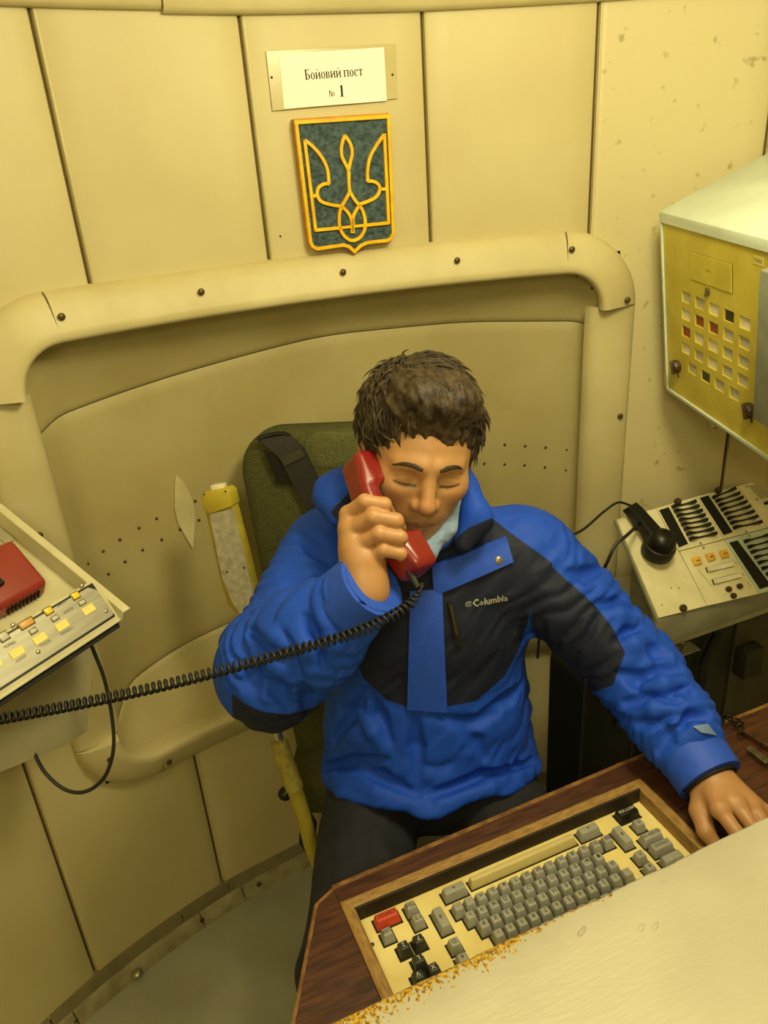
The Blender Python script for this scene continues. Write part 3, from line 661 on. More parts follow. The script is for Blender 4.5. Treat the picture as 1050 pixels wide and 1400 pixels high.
# control strip, steeper than the tray
pa = math.radians(55); p2 = tb * math.cos(pa) + np.array([0, 0, math.sin(pa)]); pn = np.cross(t1, p2)
Q0 = atz(160, 842, 1.098); PS = best_len = np.linalg.norm(onplane(127, 795, Q0, pn) - Q0)
FQ = frame(Q0, t1, p2, pn)
pl = lambda x, y: np.array(loc2(FQ, onplane(x / 5.8333, 780 + y / 5.8333, Q0, pn))[:2])
cs = empty('control_strip', Q0 - tn * .03, 'grey control strip with small yellow buttons below the red telephone base', 'control panel')
PL = .42
obj('casing', mv(rbox(PL, PS + .008, .030, .002), (-PL / 2 + .004, PS / 2 - .001, -.0165)), M_tray, cs, FQ, True, 30)
obj('front_lip', mv(rbox(PL, .006, .020, .0015), (-PL / 2 + .006, -.006, -.012)), M_tray, cs, FQ, True, 30)
obj('rubber_seal', mv(rbox(PL, .008, .014, .001), (-PL / 2 + .002, -.0125, -.020)), M_blackm, cs, FQ)
obj('black_frame', mv(rbox(PL - .004, PS - .002, .0016, .0006, 1), (-PL / 2, PS / 2, -.0008)), M_black, cs, FQ)
fw_, fh_, r_ = PL - .008, PS - .008, .010
x0, x1, y0, y1 = -fw_ - .003, -.003, .004, PS - .004
poly = [(x0, y0), (x1 - .003, y0), (x1, y0 + .003), (x1, y1 - r_)] + [(x1 - r_ + r_ * math.cos(t) * .0 - 0, y1) for t in [0]] + [(x0, y1)]
face = obj('face_plate', prism(poly, 0, .0014, .0003, 1), mat('brushed_grey_face', '#a9a48f', .4, .5, var=.08, vs=30, stretch=(.4, 6, 6)), cs, FQ)
M_pat = mat('pale_yellow_label', '#f0e27c', .45); M_yl2 = mat('yellow_lens', '#f0cc2a', .3, var=.02); M_or = mat('orange_lens', '#dca552', .35); M_lg = mat('grey_lens', '#c6c2ac', .35)
M_bez = mat('lamp_bezel', '#6d5f34', .4, .5)
def lens(x, y, w, h, m, bez=True, name='button'):
    c = pl(x, y); base_ = Matrix.Translation((c[0], c[1], .0014))
    if bez:
        b = obj('bezel', rbox(w + .0022, h + .0022, .0014, .0006), M_bez, cs, FQ @ base_, True, 40)
        obj(name, mv(keycap(w, h, .0024, w * .9, h * .88, bev=.0006), (0, 0, 0)), m, b, FQ @ base_, True, 40)
    else: obj(name, mv(rbox(w, h, .0012, .0003, 1), (0, 0, .0006)), m, cs, FQ @ base_)
for x, y, w, h, m, bz in [(598, 203, .0112, .0096, M_yl2, 1), (382, 325, .0112, .0096, M_yl2, 1), (208, 425, .0205, .0096, M_or, 1), (25, 530, .012, .0115, M_lg, 1), (650, 258, .010, .0062, M_lg, 1), (435, 383, .010, .0062, M_lg, 1),
                          (262, 485, .010, .0062, M_lg, 1), (703, 313, .0195, .0115, M_pat, 0), (492, 440, .0195, .0115, M_pat, 0), (315, 545, .0195, .0115, M_pat, 0), (132, 655, .0195, .0115, M_pat, 0), (-50, 760, .0195, .0115, M_pat, 0)]:
    lens(x, y, w, h, m, bz, 'button' if bz else 'label_plate')
for x, y in [(650, 122), (842, 324), (100, 436), (300, 650)]:
    c = pl(x, y); link('small_screw', ms, cs, FQ @ Matrix.Translation((c[0], c[1], .0014)))
def cap(s, x0, y0, x1, y1, h):
    A, B = pl(x0, y0), pl(x1, y1); c = (A + B) / 2; L = np.linalg.norm(B - A); t = text_mesh(s, h); w = max(v[0] for v in t[0]) - min(v[0] for v in t[0])
    t = [(v[0] * L / w, v[1], v[2]) for v in t[0]], t[1]
    obj('caption', t, mat('grey_print', '#5d594a', .6), face, FQ @ Matrix.Translation((c[0], c[1], .0018)) @ Matrix.Rotation(math.atan2(*(B - A)[::-1]), 4, 'Z'))
for a in [('ВЫКЛ', 450, 285, 525, 245, .006), ('КОНТР', 508, 340, 580, 300, .006), ('КАНАЛ 1', 480, 512, 578, 455, .0055), ('ПОДТВ', 315, 608, 402, 563, .0055), ('КОНТР', 125, 727, 205, 680, .0055), ('НОРМА', 30, 615, 120, 570, .006)]: cap(*a)
# ---- bracket, box and cable below the strip
bx0 = np.array(FQ @ Vector((-.14, -.005, -.05)))
jb = empty('junction_box', atd(60, 1040, 1.18), 'small plain grey box hanging under the control strip at left edge', 'box')
jn = -ray(60, 960); JC = atd(60, 975, 1.20); FJ = frame(JC, t1, [0, 0, 1])
q = [loc2(FJ, onplane(x, y, JC, np.cross(t1, [0, 0, 1.])))[:2] for x, y in [(-90, 900), (128, 885), (120, 1000), (85, 1022), (-70, 1085)]]
obj('body', prism(q, -.004 - .05, 0, .002), mat('grey_beige_enamel', '#b3ab85', .5, var=.05), jb, FJ, True, 30)
obj('mounting_strap', prism([loc2(FJ, onplane(x, y, JC, np.cross(t1, [0, 0, 1.])))[:2] for x, y in [(-60, 930), (35, 880), (42, 895), (-60, 955)]], .0, .006, .001), M_blackm, jb, FJ)
lc = empty('loop_cable', atd(105, 1083, 1.2), 'black cable hanging in a loop below the left control strip', 'cable')
obj('cable', tube(spline([atd(122, 876, 1.17), atd(130, 895, 1.18), atd(143, 930, 1.19), atd(153, 980, 1.20), atd(155, 1025, 1.20), atd(143, 1062, 1.20), atd(118, 1082, 1.20), atd(90, 1080, 1.20), atd(63, 1058, 1.20), atd(46, 1028, 1.20), atd(38, 1005, 1.215)], 60), .0030, 8), M_rubber, lc, smooth=True)
# ---- red telephone base
_tp = np.array(FT @ Vector((0, 0, -.0295)))
FB = frame(onplane(63, 813, _tp, tn), t1, t2, tn)
ph = empty('red_telephone', np.array(FB @ Vector((0, 0, 0))), 'red telephone base on the cream tray at left edge', 'telephone')
M_red = mat('red_plastic', '#8e3022', .32, var=.05, vs=30, spec=.5)
# body with a sloped top
bw, bd, bh = .26, .15, .058
def pxT(x, y, h): return np.array(loc2(FB, onplane(x, y, np.array(FB @ Vector((0, 0, h))), tn)))
# body profile from pixel corners lying on known heights
hx = 0.0; bd = pxT(15, 742, .052)[1] + .008
V = [(-bw, .0, 0), (hx, .0, 0), (hx, bd, 0), (-bw, bd, 0), (-bw, -.002, .032), (hx, -.002, .032), (hx, bd - .005, .058), (-bw, bd - .005, .058)]
bm = bmesh.new(); bv = [bm.verts.new(p) for p in V]
for f in [(0, 3, 2, 1), (4, 5, 6, 7), (0, 1, 5, 4), (1, 2, 6, 5), (2, 3, 7, 6), (3, 0, 4, 7)]: bm.faces.new([bv[i] for i in f])
bmesh.ops.bevel(bm, geom=bm.edges[:], offset=.008, segments=4, profile=.5, affect='EDGES')
pb = obj('base', bm_out(bm), M_red, ph, FB, True, 40)
for k in range(9):
    x = hx - .016 - k * .0062; obj('vent_slot', mv(rbox(.0026, .003, .015, .0006, 1), (x, -.0022, .015)), M_blackm, pb, FB)
obj('hook_switch', mv(rbox(.010, .014, .008, .002), (pxT(-2, 796, .045)[0], pxT(-2, 796, .045)[1], .046)), M_blackm, pb, FB)
# ================================================================ WOODEN DESK with sunk keyboard
DZ = .757
D0 = atz(430, 1235, DZ); dn = -eb                       # dn: from the sitter towards the viewer
FD = frame(np.array([D0[0], D0[1], 0]), e1, eb)          # local x along desk, y towards the sitter
dl = lambda px, py, z=DZ: np.array(loc2(FD, atz(px, py, z))[:2])
desk = empty('wooden_desk', (D0[0] + .3, D0[1] - .1, 0), 'worn dark brown wooden desk with a sunken keyboard in front of the seated man', 'desk')
M_wood = mat('dark_worn_wood', '#54301a', .45, var=.25, vs=16, col2='#321a0c', stretch=(1.2, 9, 9), bump=.15, bs=60, spec=.5)
M_wood2 = mat('chipped_wood_edge', '#8a6230', .55, var=.3, vs=60, col2='#5f3c18', bump=.4, bs=120)
M_bead = mat('pale_wood_frame', '#a07f48', .5, var=.2, vs=30, col2='#84622f', stretch=(2, 8, 8), bump=.2, bs=90)
# frame corners around the keyboard
fo = [dl(465, 1237), dl(873, 1063), None, None]
fx0, fx1 = dl(466, 1238)[0], dl(873, 1063)[0]; fy1 = (dl(466, 1238)[1] + dl(873, 1063)[1]) / 2
FYB = fy1 - .30                                          # hidden far side below the cream console
a = dl(430, 1237); b = dl(455, 1213); c = dl(398, 1400); e = dl(865, 1038); g = dl(1050, 965)
left = [tuple(c + (c - a) * 1.1), tuple(a), (b[0], b[1])]
XR = .98
# top in four boards round the opening
obj('top_board', prism([(b[0], b[1]), (fx0, fy1), (fx1, fy1), (fx1, e[1])][::-1], DZ - .022, DZ, .0012), M_wood, desk, FD)
obj('top_board', prism([(c + (c - a) * 1.1)[0:2].tolist(), a.tolist(), b.tolist(), [fx0, fy1], [fx0, FYB]][::-1], DZ - .022, DZ, .0012), M_wood, desk, FD)
obj('top_board', prism([(fx1, e[1]), (fx1, FYB), (XR, FYB), (XR, e[1])], DZ - .022, DZ, .0012), M_wood, desk, FD)
# chipped front edging strip
obj('edge_strip', prism([(b[0] - .001, b[1] + .003), (fx1, e[1] + .003), (XR, e[1] + .003), (XR, e[1] - .004), (fx1, e[1] - .004), (b[0], b[1] - .004)], DZ - .03, DZ + .0012, .001), M_wood2, desk, FD)
obj('edge_strip', prism([a.tolist(), b.tolist(), (b + [.004, -.004]).tolist(), (a + [.005, -.002]).tolist(), (c + (c - a) * 1.1 + [.005, 0]).tolist(), (c + (c - a) * 1.1).tolist()], DZ - .03, DZ + .0012, .0008), M_wood2, desk, FD)
obj('apron', mv(rbox(fx1 - b[0] + .3, .02, .06, .002), ((fx1 + b[0] + .3) / 2, b[1] - .03, DZ - .055)), M_wood, desk, FD)
for x, y in [(a[0] + .06, FYB + .05), (XR - .06, b[1] - .05), (XR - .06, FYB + .05)]:
    obj('leg', mv(rbox(.05, .05, DZ - .022, .003), (x, y, (DZ - .022) / 2)), M_wood, desk, FD)
# raised bead round the keyboard opening
bw_ = .016
def bead(p, q_, w=bw_):
    p, q_ = np.array(p), np.array(q_); d = nrm(q_ - p); L = np.linalg.norm(q_ - p)
    pr = [(-w / 2, -.03), (-w / 2, .002), (-w / 2 + .003, .004), (w / 2 - .003, .0035), (w / 2, .001), (w / 2, -.03)]
    V, Fc = [], []
    for s in (0, 1):
        for o, z in pr: V.append((s * L + (1 if s == 0 else -1) * 0 + (o if s == 0 else -o) * 1.0, o, z))
    n = len(pr)
    for i in range(n): Fc.append((i, (i + 1) % n, n + (i + 1) % n, n + i))
    Fc += [tuple(range(n))[::-1], tuple(range(n, 2 * n))]
    return obj('frame_bead', (V, Fc), M_bead, desk, FD @ Matrix.Translation((p[0], p[1], DZ)) @ Matrix.Rotation(math.atan2(d[1], d[0]), 4, 'Z'))
i_ = bw_ / 2
bead((fx1 - i_, fy1 - i_), (fx0 + i_, fy1 - i_)); bead((fx0 + i_, fy1 - i_), (fx0 + i_, FYB)); bead((fx1 - i_, FYB), (fx1 - i_, fy1 - i_))
M_rshade = mat('recess_shade_brown', '#2c2010', .7)
obj('recess_shade_strip', mv(rbox(fx1 - fx0 - 2 * bw_ + .002, .004, .026, .001), ((fx0 + fx1) / 2, fy1 - bw_ - .0015, DZ - .011)), M_rshade, desk, FD)  # dark strip: shade on the recess's inner wall, put in as colour
# hinged lid piece at the far right end of the desk
h0 = dl(1012, 1005); lid = obj('side_flap', prism([h0.tolist(), (h0 + [.30, .02]).tolist(), (h0 + [.30, -.16]).tolist(), (h0 + [.02, -.14]).tolist()][::-1], DZ, DZ + .012, .0015), M_wood, desk, FD)
hg = dl(1035, 1040); obj('hinge', mv(rbox(.012, .04, .004, .001), (hg[0], hg[1], DZ + .0125)), M_brass, lid, FD)
# ---- chain lying at the desk's back corner
chn = empty('desk_chain', atz(1000, 990, DZ), 'short dark metal chain lying on the desk corner beside the blue sleeve', 'chain')
def torus(R_, r_, n=16, m=6):
    V, Fc = [], []
    for i in range(n):
        for j in range(m):
            a_, b_ = 2 * math.pi * i / n, 2 * math.pi * j / m; V.append(((R_ + r_ * math.cos(b_)) * math.cos(a_), (R_ + r_ * math.cos(b_)) * math.sin(a_) * .7, r_ * math.sin(b_)))
            Fc.append((i * m + j, i * m + (j + 1) % m, ((i + 1) % n) * m + (j + 1) % m, ((i + 1) % n) * m + j))
    return V, Fc
lk = mesh('chain_link', *torus(.009, .0018), mat('dark_steel', '#2e2a20', .3, .8), True)
for k, (x, y, dz, rx) in enumerate([(980, 988, .006, .5), (988, 983, .012, 1.2), (996, 981, .012, .4), (1003, 984, .008, 1.3), (1010, 990, .008, .3), (1013, 998, .016, 1.1)]):
    P = atz(x, y, DZ + dz + .003); link('chain_link', lk, chn, Matrix.Translation(Vector(P)) @ Matrix.Rotation(k * .9, 4, 'Z') @ Matrix.Rotation(rx, 4, 'X'))
# ================================================================ KEYBOARD
KZ = .7335; KT = .747
kl = lambda px, py: np.array(loc2(FD, atz(px, py, KT))[:2])
kb = empty('keyboard', (D0[0] + .25, D0[1], KZ), 'cream keyboard with grey, dark and red keys sunk in the desk', 'keyboard')
M_kpl = mat('keyboard_cream', '#e6d48e', .45, var=.05, vs=16, col2='#dbc67c')
obj('face_plate', prism([(fx0 + .002, fy1 - .002), (fx0 + .002, FYB), (fx1 - .002, FYB), (fx1 - .002, fy1 - .002)], KZ - .02, KZ, .001), M_kpl, kb, FD)
M_kg = mat('key_grey', '#99978a', .42, var=.06, vs=60); M_kd = mat('key_dark', '#33342a', .4, var=.06); M_kr = mat('key_red', '#c8472a', .42, var=.05); M_kc = mat('key_cream', '#c9b97c', .42, var=.05); M_kk = mat('key_black', '#1a1912', .35)
M_leg = mat('key_print', '#2c2a20', .6); M_legl = mat('key_print_light', '#d8d4b8', .6)
KM = {}
def key_mesh(w, h, m, flat=False):
    k = (round(w, 4), round(h, 4), m.name)
    if k not in KM:
        KM[k] = mesh('key', *keycap(w, h, KT - KZ + (0 if not flat else -.004), w - .0056, h - .0062, 0, .0012, .0011), m, True, 40)
    return KM[k]
well = M_blackm; LG = {}
def key(px, py, w=.0178, h=.0178, m=None, s='', flat=False, sz=.0088, light=False, shift=(0, 0)):
    m = m or M_kg; c = kl(px, py) if shift is None else kl(px, py) + np.array(shift)
    c = c - np.array([0, .0016])
    o = link('key', key_mesh(w, h, m, flat), kb, FD @ Matrix.Translation((c[0], c[1], KZ + .0005)))
    wl = (round(w, 4), round(h, 4))
    if ('w',) + wl not in KM: KM[('w',) + wl] = mesh('key_well', *rbox(w + .0034, h + .0034, .0008), M_blackm)
    link('key_well', KM[('w',) + wl], kb, FD @ Matrix.Translation((c[0], c[1], KZ + .0002)))
    if s:
        kk = (s, sz, light)
        if kk not in LG: V, Fc = text_mesh(s, sz); LG[kk] = mesh('legend', V, Fc, M_legl if light else M_leg)
        link('legend', LG[kk], o, FD @ Matrix.Translation((c[0], c[1] + .0016, KT + (.0009 if not flat else -.0031))) @ Matrix.Rotation(math.pi, 4, 'Z'))
    return o
r1 = [',', '.', '<', 'Б', 'Ь', 'Т', 'И', 'М', 'С', 'Ч', 'Я', 'Q', 'РУС', 'ВР']
r2 = ['*', 'Э', 'Ж', 'Д', 'Л', 'О', 'Р', 'П', 'А', 'В', 'Ы', 'Ф']
r3 = ['#', 'Х', 'З', 'Щ', 'Ш', 'Г', 'Н', 'Е', 'К', 'У', 'Ц', 'Й']
r4 = ['-', '0', '9', '8', '7', '6', '5', '4', '3', '2', '1', ';']
for names, A, B in [(r1, (626.3, 1238.5), (829.7, 1146)), (r2, (643, 1250), (818, 1170.5)), (r3, (661.7, 1262.2), (837.4, 1181)), (r4, (681.5, 1275), (857.2, 1191.5))]:
    n = len(names)
    for k, s in enumerate(names):
        t = k / (n - 1); key(A[0] + (B[0] - A[0]) * t, A[1] + (B[1] - A[1]) * t, s=s, sz=.0088)
# the rows carry on under the cream console
for r in range(1, 3):
    for k in range(10): key(681.5 + 19 * r + 16.0 * k, 1275 + 12.6 * r - 7.6 * k)
U2 = .0365
for px, py, w, h, m, s, kw in [
    (528, 1250, U2, .0178, M_kr, 'СБРОС', {'sz': .0075}), (529, 1273, .0178, .0178, M_kg, 'САВ', {'sz': .007}), (561, 1237, .0178, .0178, M_kg, 'ПН', {}), (570.7, 1254, .0178, .0178, M_kg, 'ГТ', {}),
    (620.5, 1213.5, U2, .0178, M_kg, '+', {'sz': .011}), (602.7, 1253, .0178, U2, M_kg, '4', {'sz': .010}),
    (551.5, 1292, .0178, .0178, M_kd, '2', {'light': True}), (572, 1282.7, .0178, .0178, M_kd, '7', {'light': True}), (572, 1310, .0178, .0178, M_kd, 'L', {'light': True}), (592, 1322, .0178, .0178, M_kd, 'X', {'light': True}), (571.5, 1332, .0178, .0178, M_kd, 'V', {'light': True}),
    (621, 1287, .0178, .0178, M_kg, 'О', {}), (632.5, 1308, .0178, .0178, M_kg, '4', {}),
    (715, 1171, .180, .014, M_kc, '', {}),
    (857, 1107, U2, .020, M_kk, 'МИТГКМ', {'sz': .007, 'light': True}), (873, 1123.5, .0178, .0178, M_kg, 'Л', {}), (804, 1132, U2, .0178, M_kg, '+', {'sz': .010}), (850.7, 1140, .0178, U2, M_kg, '4', {'sz': .010}),
    (890, 1140, U2, .0178, M_kg, 'ВОЗВР ПЕ', {'sz': .0070}), (904, 1153.5, U2, .0178, M_kg, '-ОБЩЕЕ', {'sz': .0065}), (875, 1167, .0178, .0178, M_kg, 'Л', {}), (888.5, 1184, .0178, .0178, M_kg, '4', {}), (918.7, 1170, U2, .0178, M_kg, '', {})]:
    key(px, py, w, h, m, s, **kw)
p = kl(740, 1141); obj('plate_screw', mv(lathe([(.004, 0), (.004, .002), (.002, .0025)], 12), (p[0], p[1], KZ)), M_screw, kb, FD)
p = dl(520, 1298, KZ); obj('plate_screw', mv(lathe([(.003, 0), (.003, .001), (.002, .0015)], 12), (fx0 + .022, fy1 - .06, KZ)), M_screw, kb, FD)
# ================================================================ CREAM CONSOLE TOP nearest the viewer
CZ = .90
w0 = atz(470, 1388, CZ); w1 = atz(1050, 1113, CZ); wd_ = nrm(w1 - w0)
FW = frame(w0, wd_, np.cross([0, 0, 1], wd_))           # local x along edge, y towards the sitter
cc_ = empty('painted_console', (w0[0] + .3, w0[1] - .15, 0), 'cream painted console top with flaking gold-brown edge in the foreground', 'console')
m = bpy.data.materials.new('cream_paint_flaking'); m.use_nodes = True; nt = m.node_tree; N = nt.nodes; Lk = nt.links; b = N['Principled BSDF']
tc = N.new('ShaderNodeTexCoord'); sx = N.new('ShaderNodeSeparateXYZ'); Lk.new(tc.outputs['Object'], sx.inputs[0])
def mth(op, a_, b_=None, c_=None):
    q_ = N.new('ShaderNodeMath'); q_.operation = op
    for i, v in enumerate((a_, b_, c_)):
        if v is None: continue
        if isinstance(v, (int, float)): q_.inputs[i].default_value = v
        else: Lk.new(v, q_.inputs[i])
    return q_.outputs[0]
def nz(sc, det, st=None):
    n_ = N.new('ShaderNodeTexNoise'); n_.inputs['Scale'].default_value = sc; n_.inputs['Detail'].default_value = det
    if st: mp = N.new('ShaderNodeMapping'); mp.inputs['Scale'].default_value = st; Lk.new(tc.outputs['Object'], mp.inputs[0]); Lk.new(mp.outputs[0], n_.inputs['Vector'])
    else: Lk.new(tc.outputs['Object'], n_.inputs['Vector'])
    return n_.outputs['Fac']
# distance in from the edge, flakes fade out inwards and towards the right end
dist = mth('MULTIPLY', sx.outputs['Y'], -1.0)
band = mth('ADD', .012, mth('MULTIPLY', .085, mth('POWER', mth('MAXIMUM', mth('SUBTRACT', .30, sx.outputs['X']), 0.0), 1.2)))
k1 = mth('DIVIDE', dist, band)
fl = mth('SUBTRACT', mth('ADD', mth('MULTIPLY', nz(9, 2), 1.1), mth('MULTIPLY', nz(190, 3), 2.4)), mth('ADD', mth('MULTIPLY', k1, .8), 1.42))
right = mth('LESS_THAN', sx.outputs['X'], .33)
mask = mth('MULTIPLY', mth('GREATER_THAN', fl, 0.0), right)
edge = mth('LESS_THAN', dist, .0018); mask = mth('MAXIMUM', mask, edge)
mixc = N.new('ShaderNodeMix'); mixc.data_type = 'RGBA'
pr_ = N.new('ShaderNodeValToRGB'); pr_.color_ramp.elements[0].color = lin('#b2ac95'); pr_.color_ramp.elements[1].color = lin('#bcb6a0'); pr_.color_ramp.elements[0].position = .35; pr_.color_ramp.elements[1].position = .6
Lk.new(nz(5, 4), pr_.inputs[0])
gr_ = N.new('ShaderNodeValToRGB'); gr_.color_ramp.elements[0].color = lin('#7a5a20'); gr_.color_ramp.elements[1].color = lin('#d0a83c'); gr_.color_ramp.elements[0].position = .4; gr_.color_ramp.elements[1].position = .6
Lk.new(nz(240, 2), gr_.inputs[0])
Lk.new(mask, mixc.inputs['Factor']); Lk.new(pr_.outputs[0], mixc.inputs['A']); Lk.new(gr_.outputs[0], mixc.inputs['B']); Lk.new(mixc.outputs['Result'], b.inputs['Base Color'])
b.inputs['Roughness'].default_value = .42
bp = N.new('ShaderNodeBump'); bp.inputs['Strength'].default_value = .22; bp.inputs['Distance'].default_value = .003
Lk.new(mth('SUBTRACT', mth('ADD', mth('MULTIPLY', nz(30, 3, (.6, 2.5, 1)), .8), mth('MULTIPLY', nz(90, 3, (.5, 2.5, 1)), .35)), mth('MULTIPLY', mask, .8)), bp.inputs['Height']); Lk.new(bp.outputs[0], b.inputs['Normal'])
# top slab with an undulating, worn front edge
nx = 90; V, Fc = [], []
xs = np.linspace(-.05, .86, nx); off = np.cumsum(RNG.randn(nx)) * .0004; off -= np.linspace(off[0], off[-1], nx)
prf = [(0.0, -.030), (.0005, -.006), (-.001, -.002), (-.004, .0), (-.05, .0006), (-.45, 0), (-.455, -.006), (-.455, -.030)]
for x, o in zip(xs, off):
    for y, z in prf: V.append((x, y + (o if y > -.02 else 0), z))
n = len(prf)
for i in range(nx - 1):
    for k in range(n): Fc.append((i * n + k, (i + 1) * n + k, (i + 1) * n + (k + 1) % n, i * n + (k + 1) % n))
Fc += [tuple(range(n)), tuple((nx - 1) * n + k for k in range(n))[::-1]]
obj('top_slab', (V, Fc), m, cc_, FW, True, 40)
obj('cabinet_body', mv(rbox(.86, .40, CZ - .030, .004), (.405, -.265, -(CZ - .03) / 2 - .030)), mat('cream_cabinet_paint', '#d9cfa4', .5, var=.05), cc_, FW, True, 30)
for x, y in [(.33, -.055), (.345, -.06), (.27, -.03)]:
    obj('paint_run', xf(lathe([(.004, 0), (.003, .0012), (.0006, .0018)], 10), Matrix.Translation((x, y, .0003)) @ Matrix.Rotation(.4, 4, 'Z') @ Matrix.Diagonal((2.2, .8, 1, 1))), mat('cream_paint_drip', '#bcb6a0', .35), cc_, FW, True)
# ================================================================ DARK EQUIPMENT under the right console
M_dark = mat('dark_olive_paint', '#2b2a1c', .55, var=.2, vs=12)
dk = empty('dark_equipment_cabinet', (K0[0] + .25, K0[1] + .15, 0), 'dark olive equipment cabinet in shadow under the control console', 'cabinet')
FZ = frame(np.array([K0[0], K0[1], 0]) + eb * .075 + e1 * .085, e1, eb)
HZc = A_[2] - .022
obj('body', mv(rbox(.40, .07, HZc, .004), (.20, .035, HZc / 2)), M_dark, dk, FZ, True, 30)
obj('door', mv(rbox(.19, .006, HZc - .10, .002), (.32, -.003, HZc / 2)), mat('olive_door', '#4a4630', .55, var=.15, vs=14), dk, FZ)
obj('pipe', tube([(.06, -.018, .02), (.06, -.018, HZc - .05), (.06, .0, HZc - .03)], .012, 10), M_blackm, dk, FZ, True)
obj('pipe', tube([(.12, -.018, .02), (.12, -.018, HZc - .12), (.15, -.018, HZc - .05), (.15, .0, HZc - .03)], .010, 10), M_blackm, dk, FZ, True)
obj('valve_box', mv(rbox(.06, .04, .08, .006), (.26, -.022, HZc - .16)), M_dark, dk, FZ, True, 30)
# ---- black instrument case standing beside it
B0 = atd(797, 925, 1.60); BZ = B0[2]
ic = empty('black_instrument_case', (B0[0] + .08, B0[1], 0), 'tall black case with rounded corner behind the outstretched sleeve', 'case')
FI = frame(np.array([B0[0], B0[1], 0]), e1, eb)
r_ = .03; W_ = .15
pf = [(0, 0)] + [(r_ - r_ * math.cos(t), BZ - r_ + r_ * math.sin(t)) for t in np.linspace(0, math.pi / 2, 7)] + [(W_ - r_ + r_ * math.sin(t), BZ - r_ + r_ * math.cos(t)) for t in np.linspace(0, math.pi / 2, 7)] + [(W_, 0)]
RX = Matrix.Rotation(math.pi / 2, 4, 'X')
obj('body', prism(pf, -.12, 0, .003), M_blackm, ic, FI @ RX, True, 40)
obj('rim', xf(bar2([(p[0] * .94 + .0045, p[1] * .985) for p in pf], .006, 0, .003), Matrix.Identity(4)), mat('case_rim', '#2c2b20', .5), ic, FI @ RX)
obj('latch', mv(rbox(.012, .03, .006, .002), (.10, BZ - .16, .003)), mat('case_rim', '#2c2b20'), ic, FI @ RX)
obj('handle_cord', tube(spline([(.03, -.02, BZ - .005), (.02, -.035, BZ + .02), (.045, -.05, BZ + .035), (.06, -.05, BZ + .012), (.085, -.045, BZ + .008), (.10, -.02, BZ - .003)], 24), .0035, 8), M_rubber, ic, FI, True)
# ================================================================ SEAT
ST_ = empty('crew_seat', (-.05, 1.22, 0), 'olive green fabric crew seat with black harness strap behind the man', 'seat')
M_fab = mat('olive_seat_fabric', '#5a5a2c', .9, var=.3, vs=420, col2='#38381a', bump=.5, bs=500, thr=(.38, .62))
M_fab2 = mat('olive_seat_fabric_top', '#6b6a3c', .9, var=.3, vs=420, col2='#484824', bump=.5, bs=500, thr=(.38, .62))
sy = nrm([-.10, -.99, 0]); sx_ = nrm([.99, -.10, 0]); lean = math.radians(8)
su = nrm(np.array([0, 0, 1.0]) * math.cos(lean) - sy * math.sin(lean)); sn = np.cross(sx_, su)
SC = np.array([-.085, 1.335, .45]); FSe = frame(SC, sx_, su, sn)         # z = sn points towards the viewer
# backrest: rounded cushion outline, thick, softly pillowed
def cushion(out, z0, z1, puff, n=3):
    """out: closed outline; lofted through insets to make a padded block"""
    O = np.array(out); c = O.mean(0); V, Fc = [], []; m = len(O)
    lv = [(.97, z0), (1.0, z0 + (z1 - z0) * .15), (1.0, z0 + (z1 - z0) * .65), (.985, z0 + (z1 - z0) * .85), (.95, z1 - .004), (.88, z1), (.70, z1 + puff * .6), (.42, z1 + puff), (.15, z1 + puff * 1.1)]
    for s, z in lv:
        for p in O: q_ = c + (p - c) * s; V.append((q_[0], q_[1], z))
    for i in range(len(lv) - 1):
        for k in range(m): Fc.append((i * m + k, i * m + (k + 1) % m, (i + 1) * m + (k + 1) % m, (i + 1) * m + k))
    Fc += [tuple(range(m))[::-1], tuple((len(lv) - 1) * m + k for k in range(m))]
    return V, Fc
def rrect(x0, x1, y0, y1, rb, rt, n=8):
    P = []
    for cx_, cy_, r, a0 in [(x1 - rt, y1 - rt, rt, 0), (x0 + rt, y1 - rt, rt, 90), (x0 + rb, y0 + rb, rb, 180), (x1 - rb, y0 + rb, rb, 270)]:
        for t in np.radians(np.linspace(a0, a0 + 90, n)): P.append((cx_ + r * math.cos(t), cy_ + r * math.sin(t)))
    return P
BH = .765
obj('backrest', cushion([(x if x > 0 else x * (.74 + .26 * min(1, max(0, (y - .05) / .5))), y) for x, y in rrect(-.212, .20, 0, BH, .03, .085, 10)], -.085, .0, .012), M_fab, ST_, FSe, True, 60)
# shoulder bolster across the top front
obj('shoulder_pad', cushion(rrect(-.075, .192, BH - .085, BH - .004, .02, .03, 6), -.02, .004, .003), M_fab2, ST_, FSe, True, 60)
obj('seat_cushion', cushion(rrect(-.165, .205, -.06, .38, .03, .05, 8), -.10, .0, .012), M_fab, ST_, frame(SC + sn * .02 + np.array([0, 0, .02]), sx_, -np.cross([0, 0, 1], sx_), [0, 0, 1]), True, 60)
obj('pedestal', lathe([(.16, 0), (.15, .02), (.06, .05), (.05, .33)], 24), M_blackm, ST_, Matrix.Translation((-.05, 1.22, 0)), True, 40)
obj('back_shell', cushion(rrect(-.14, .185, -.02, BH - .03, .03, .06, 8), -.105, -.086, .002), M_blackm, ST_, FSe, True, 60)
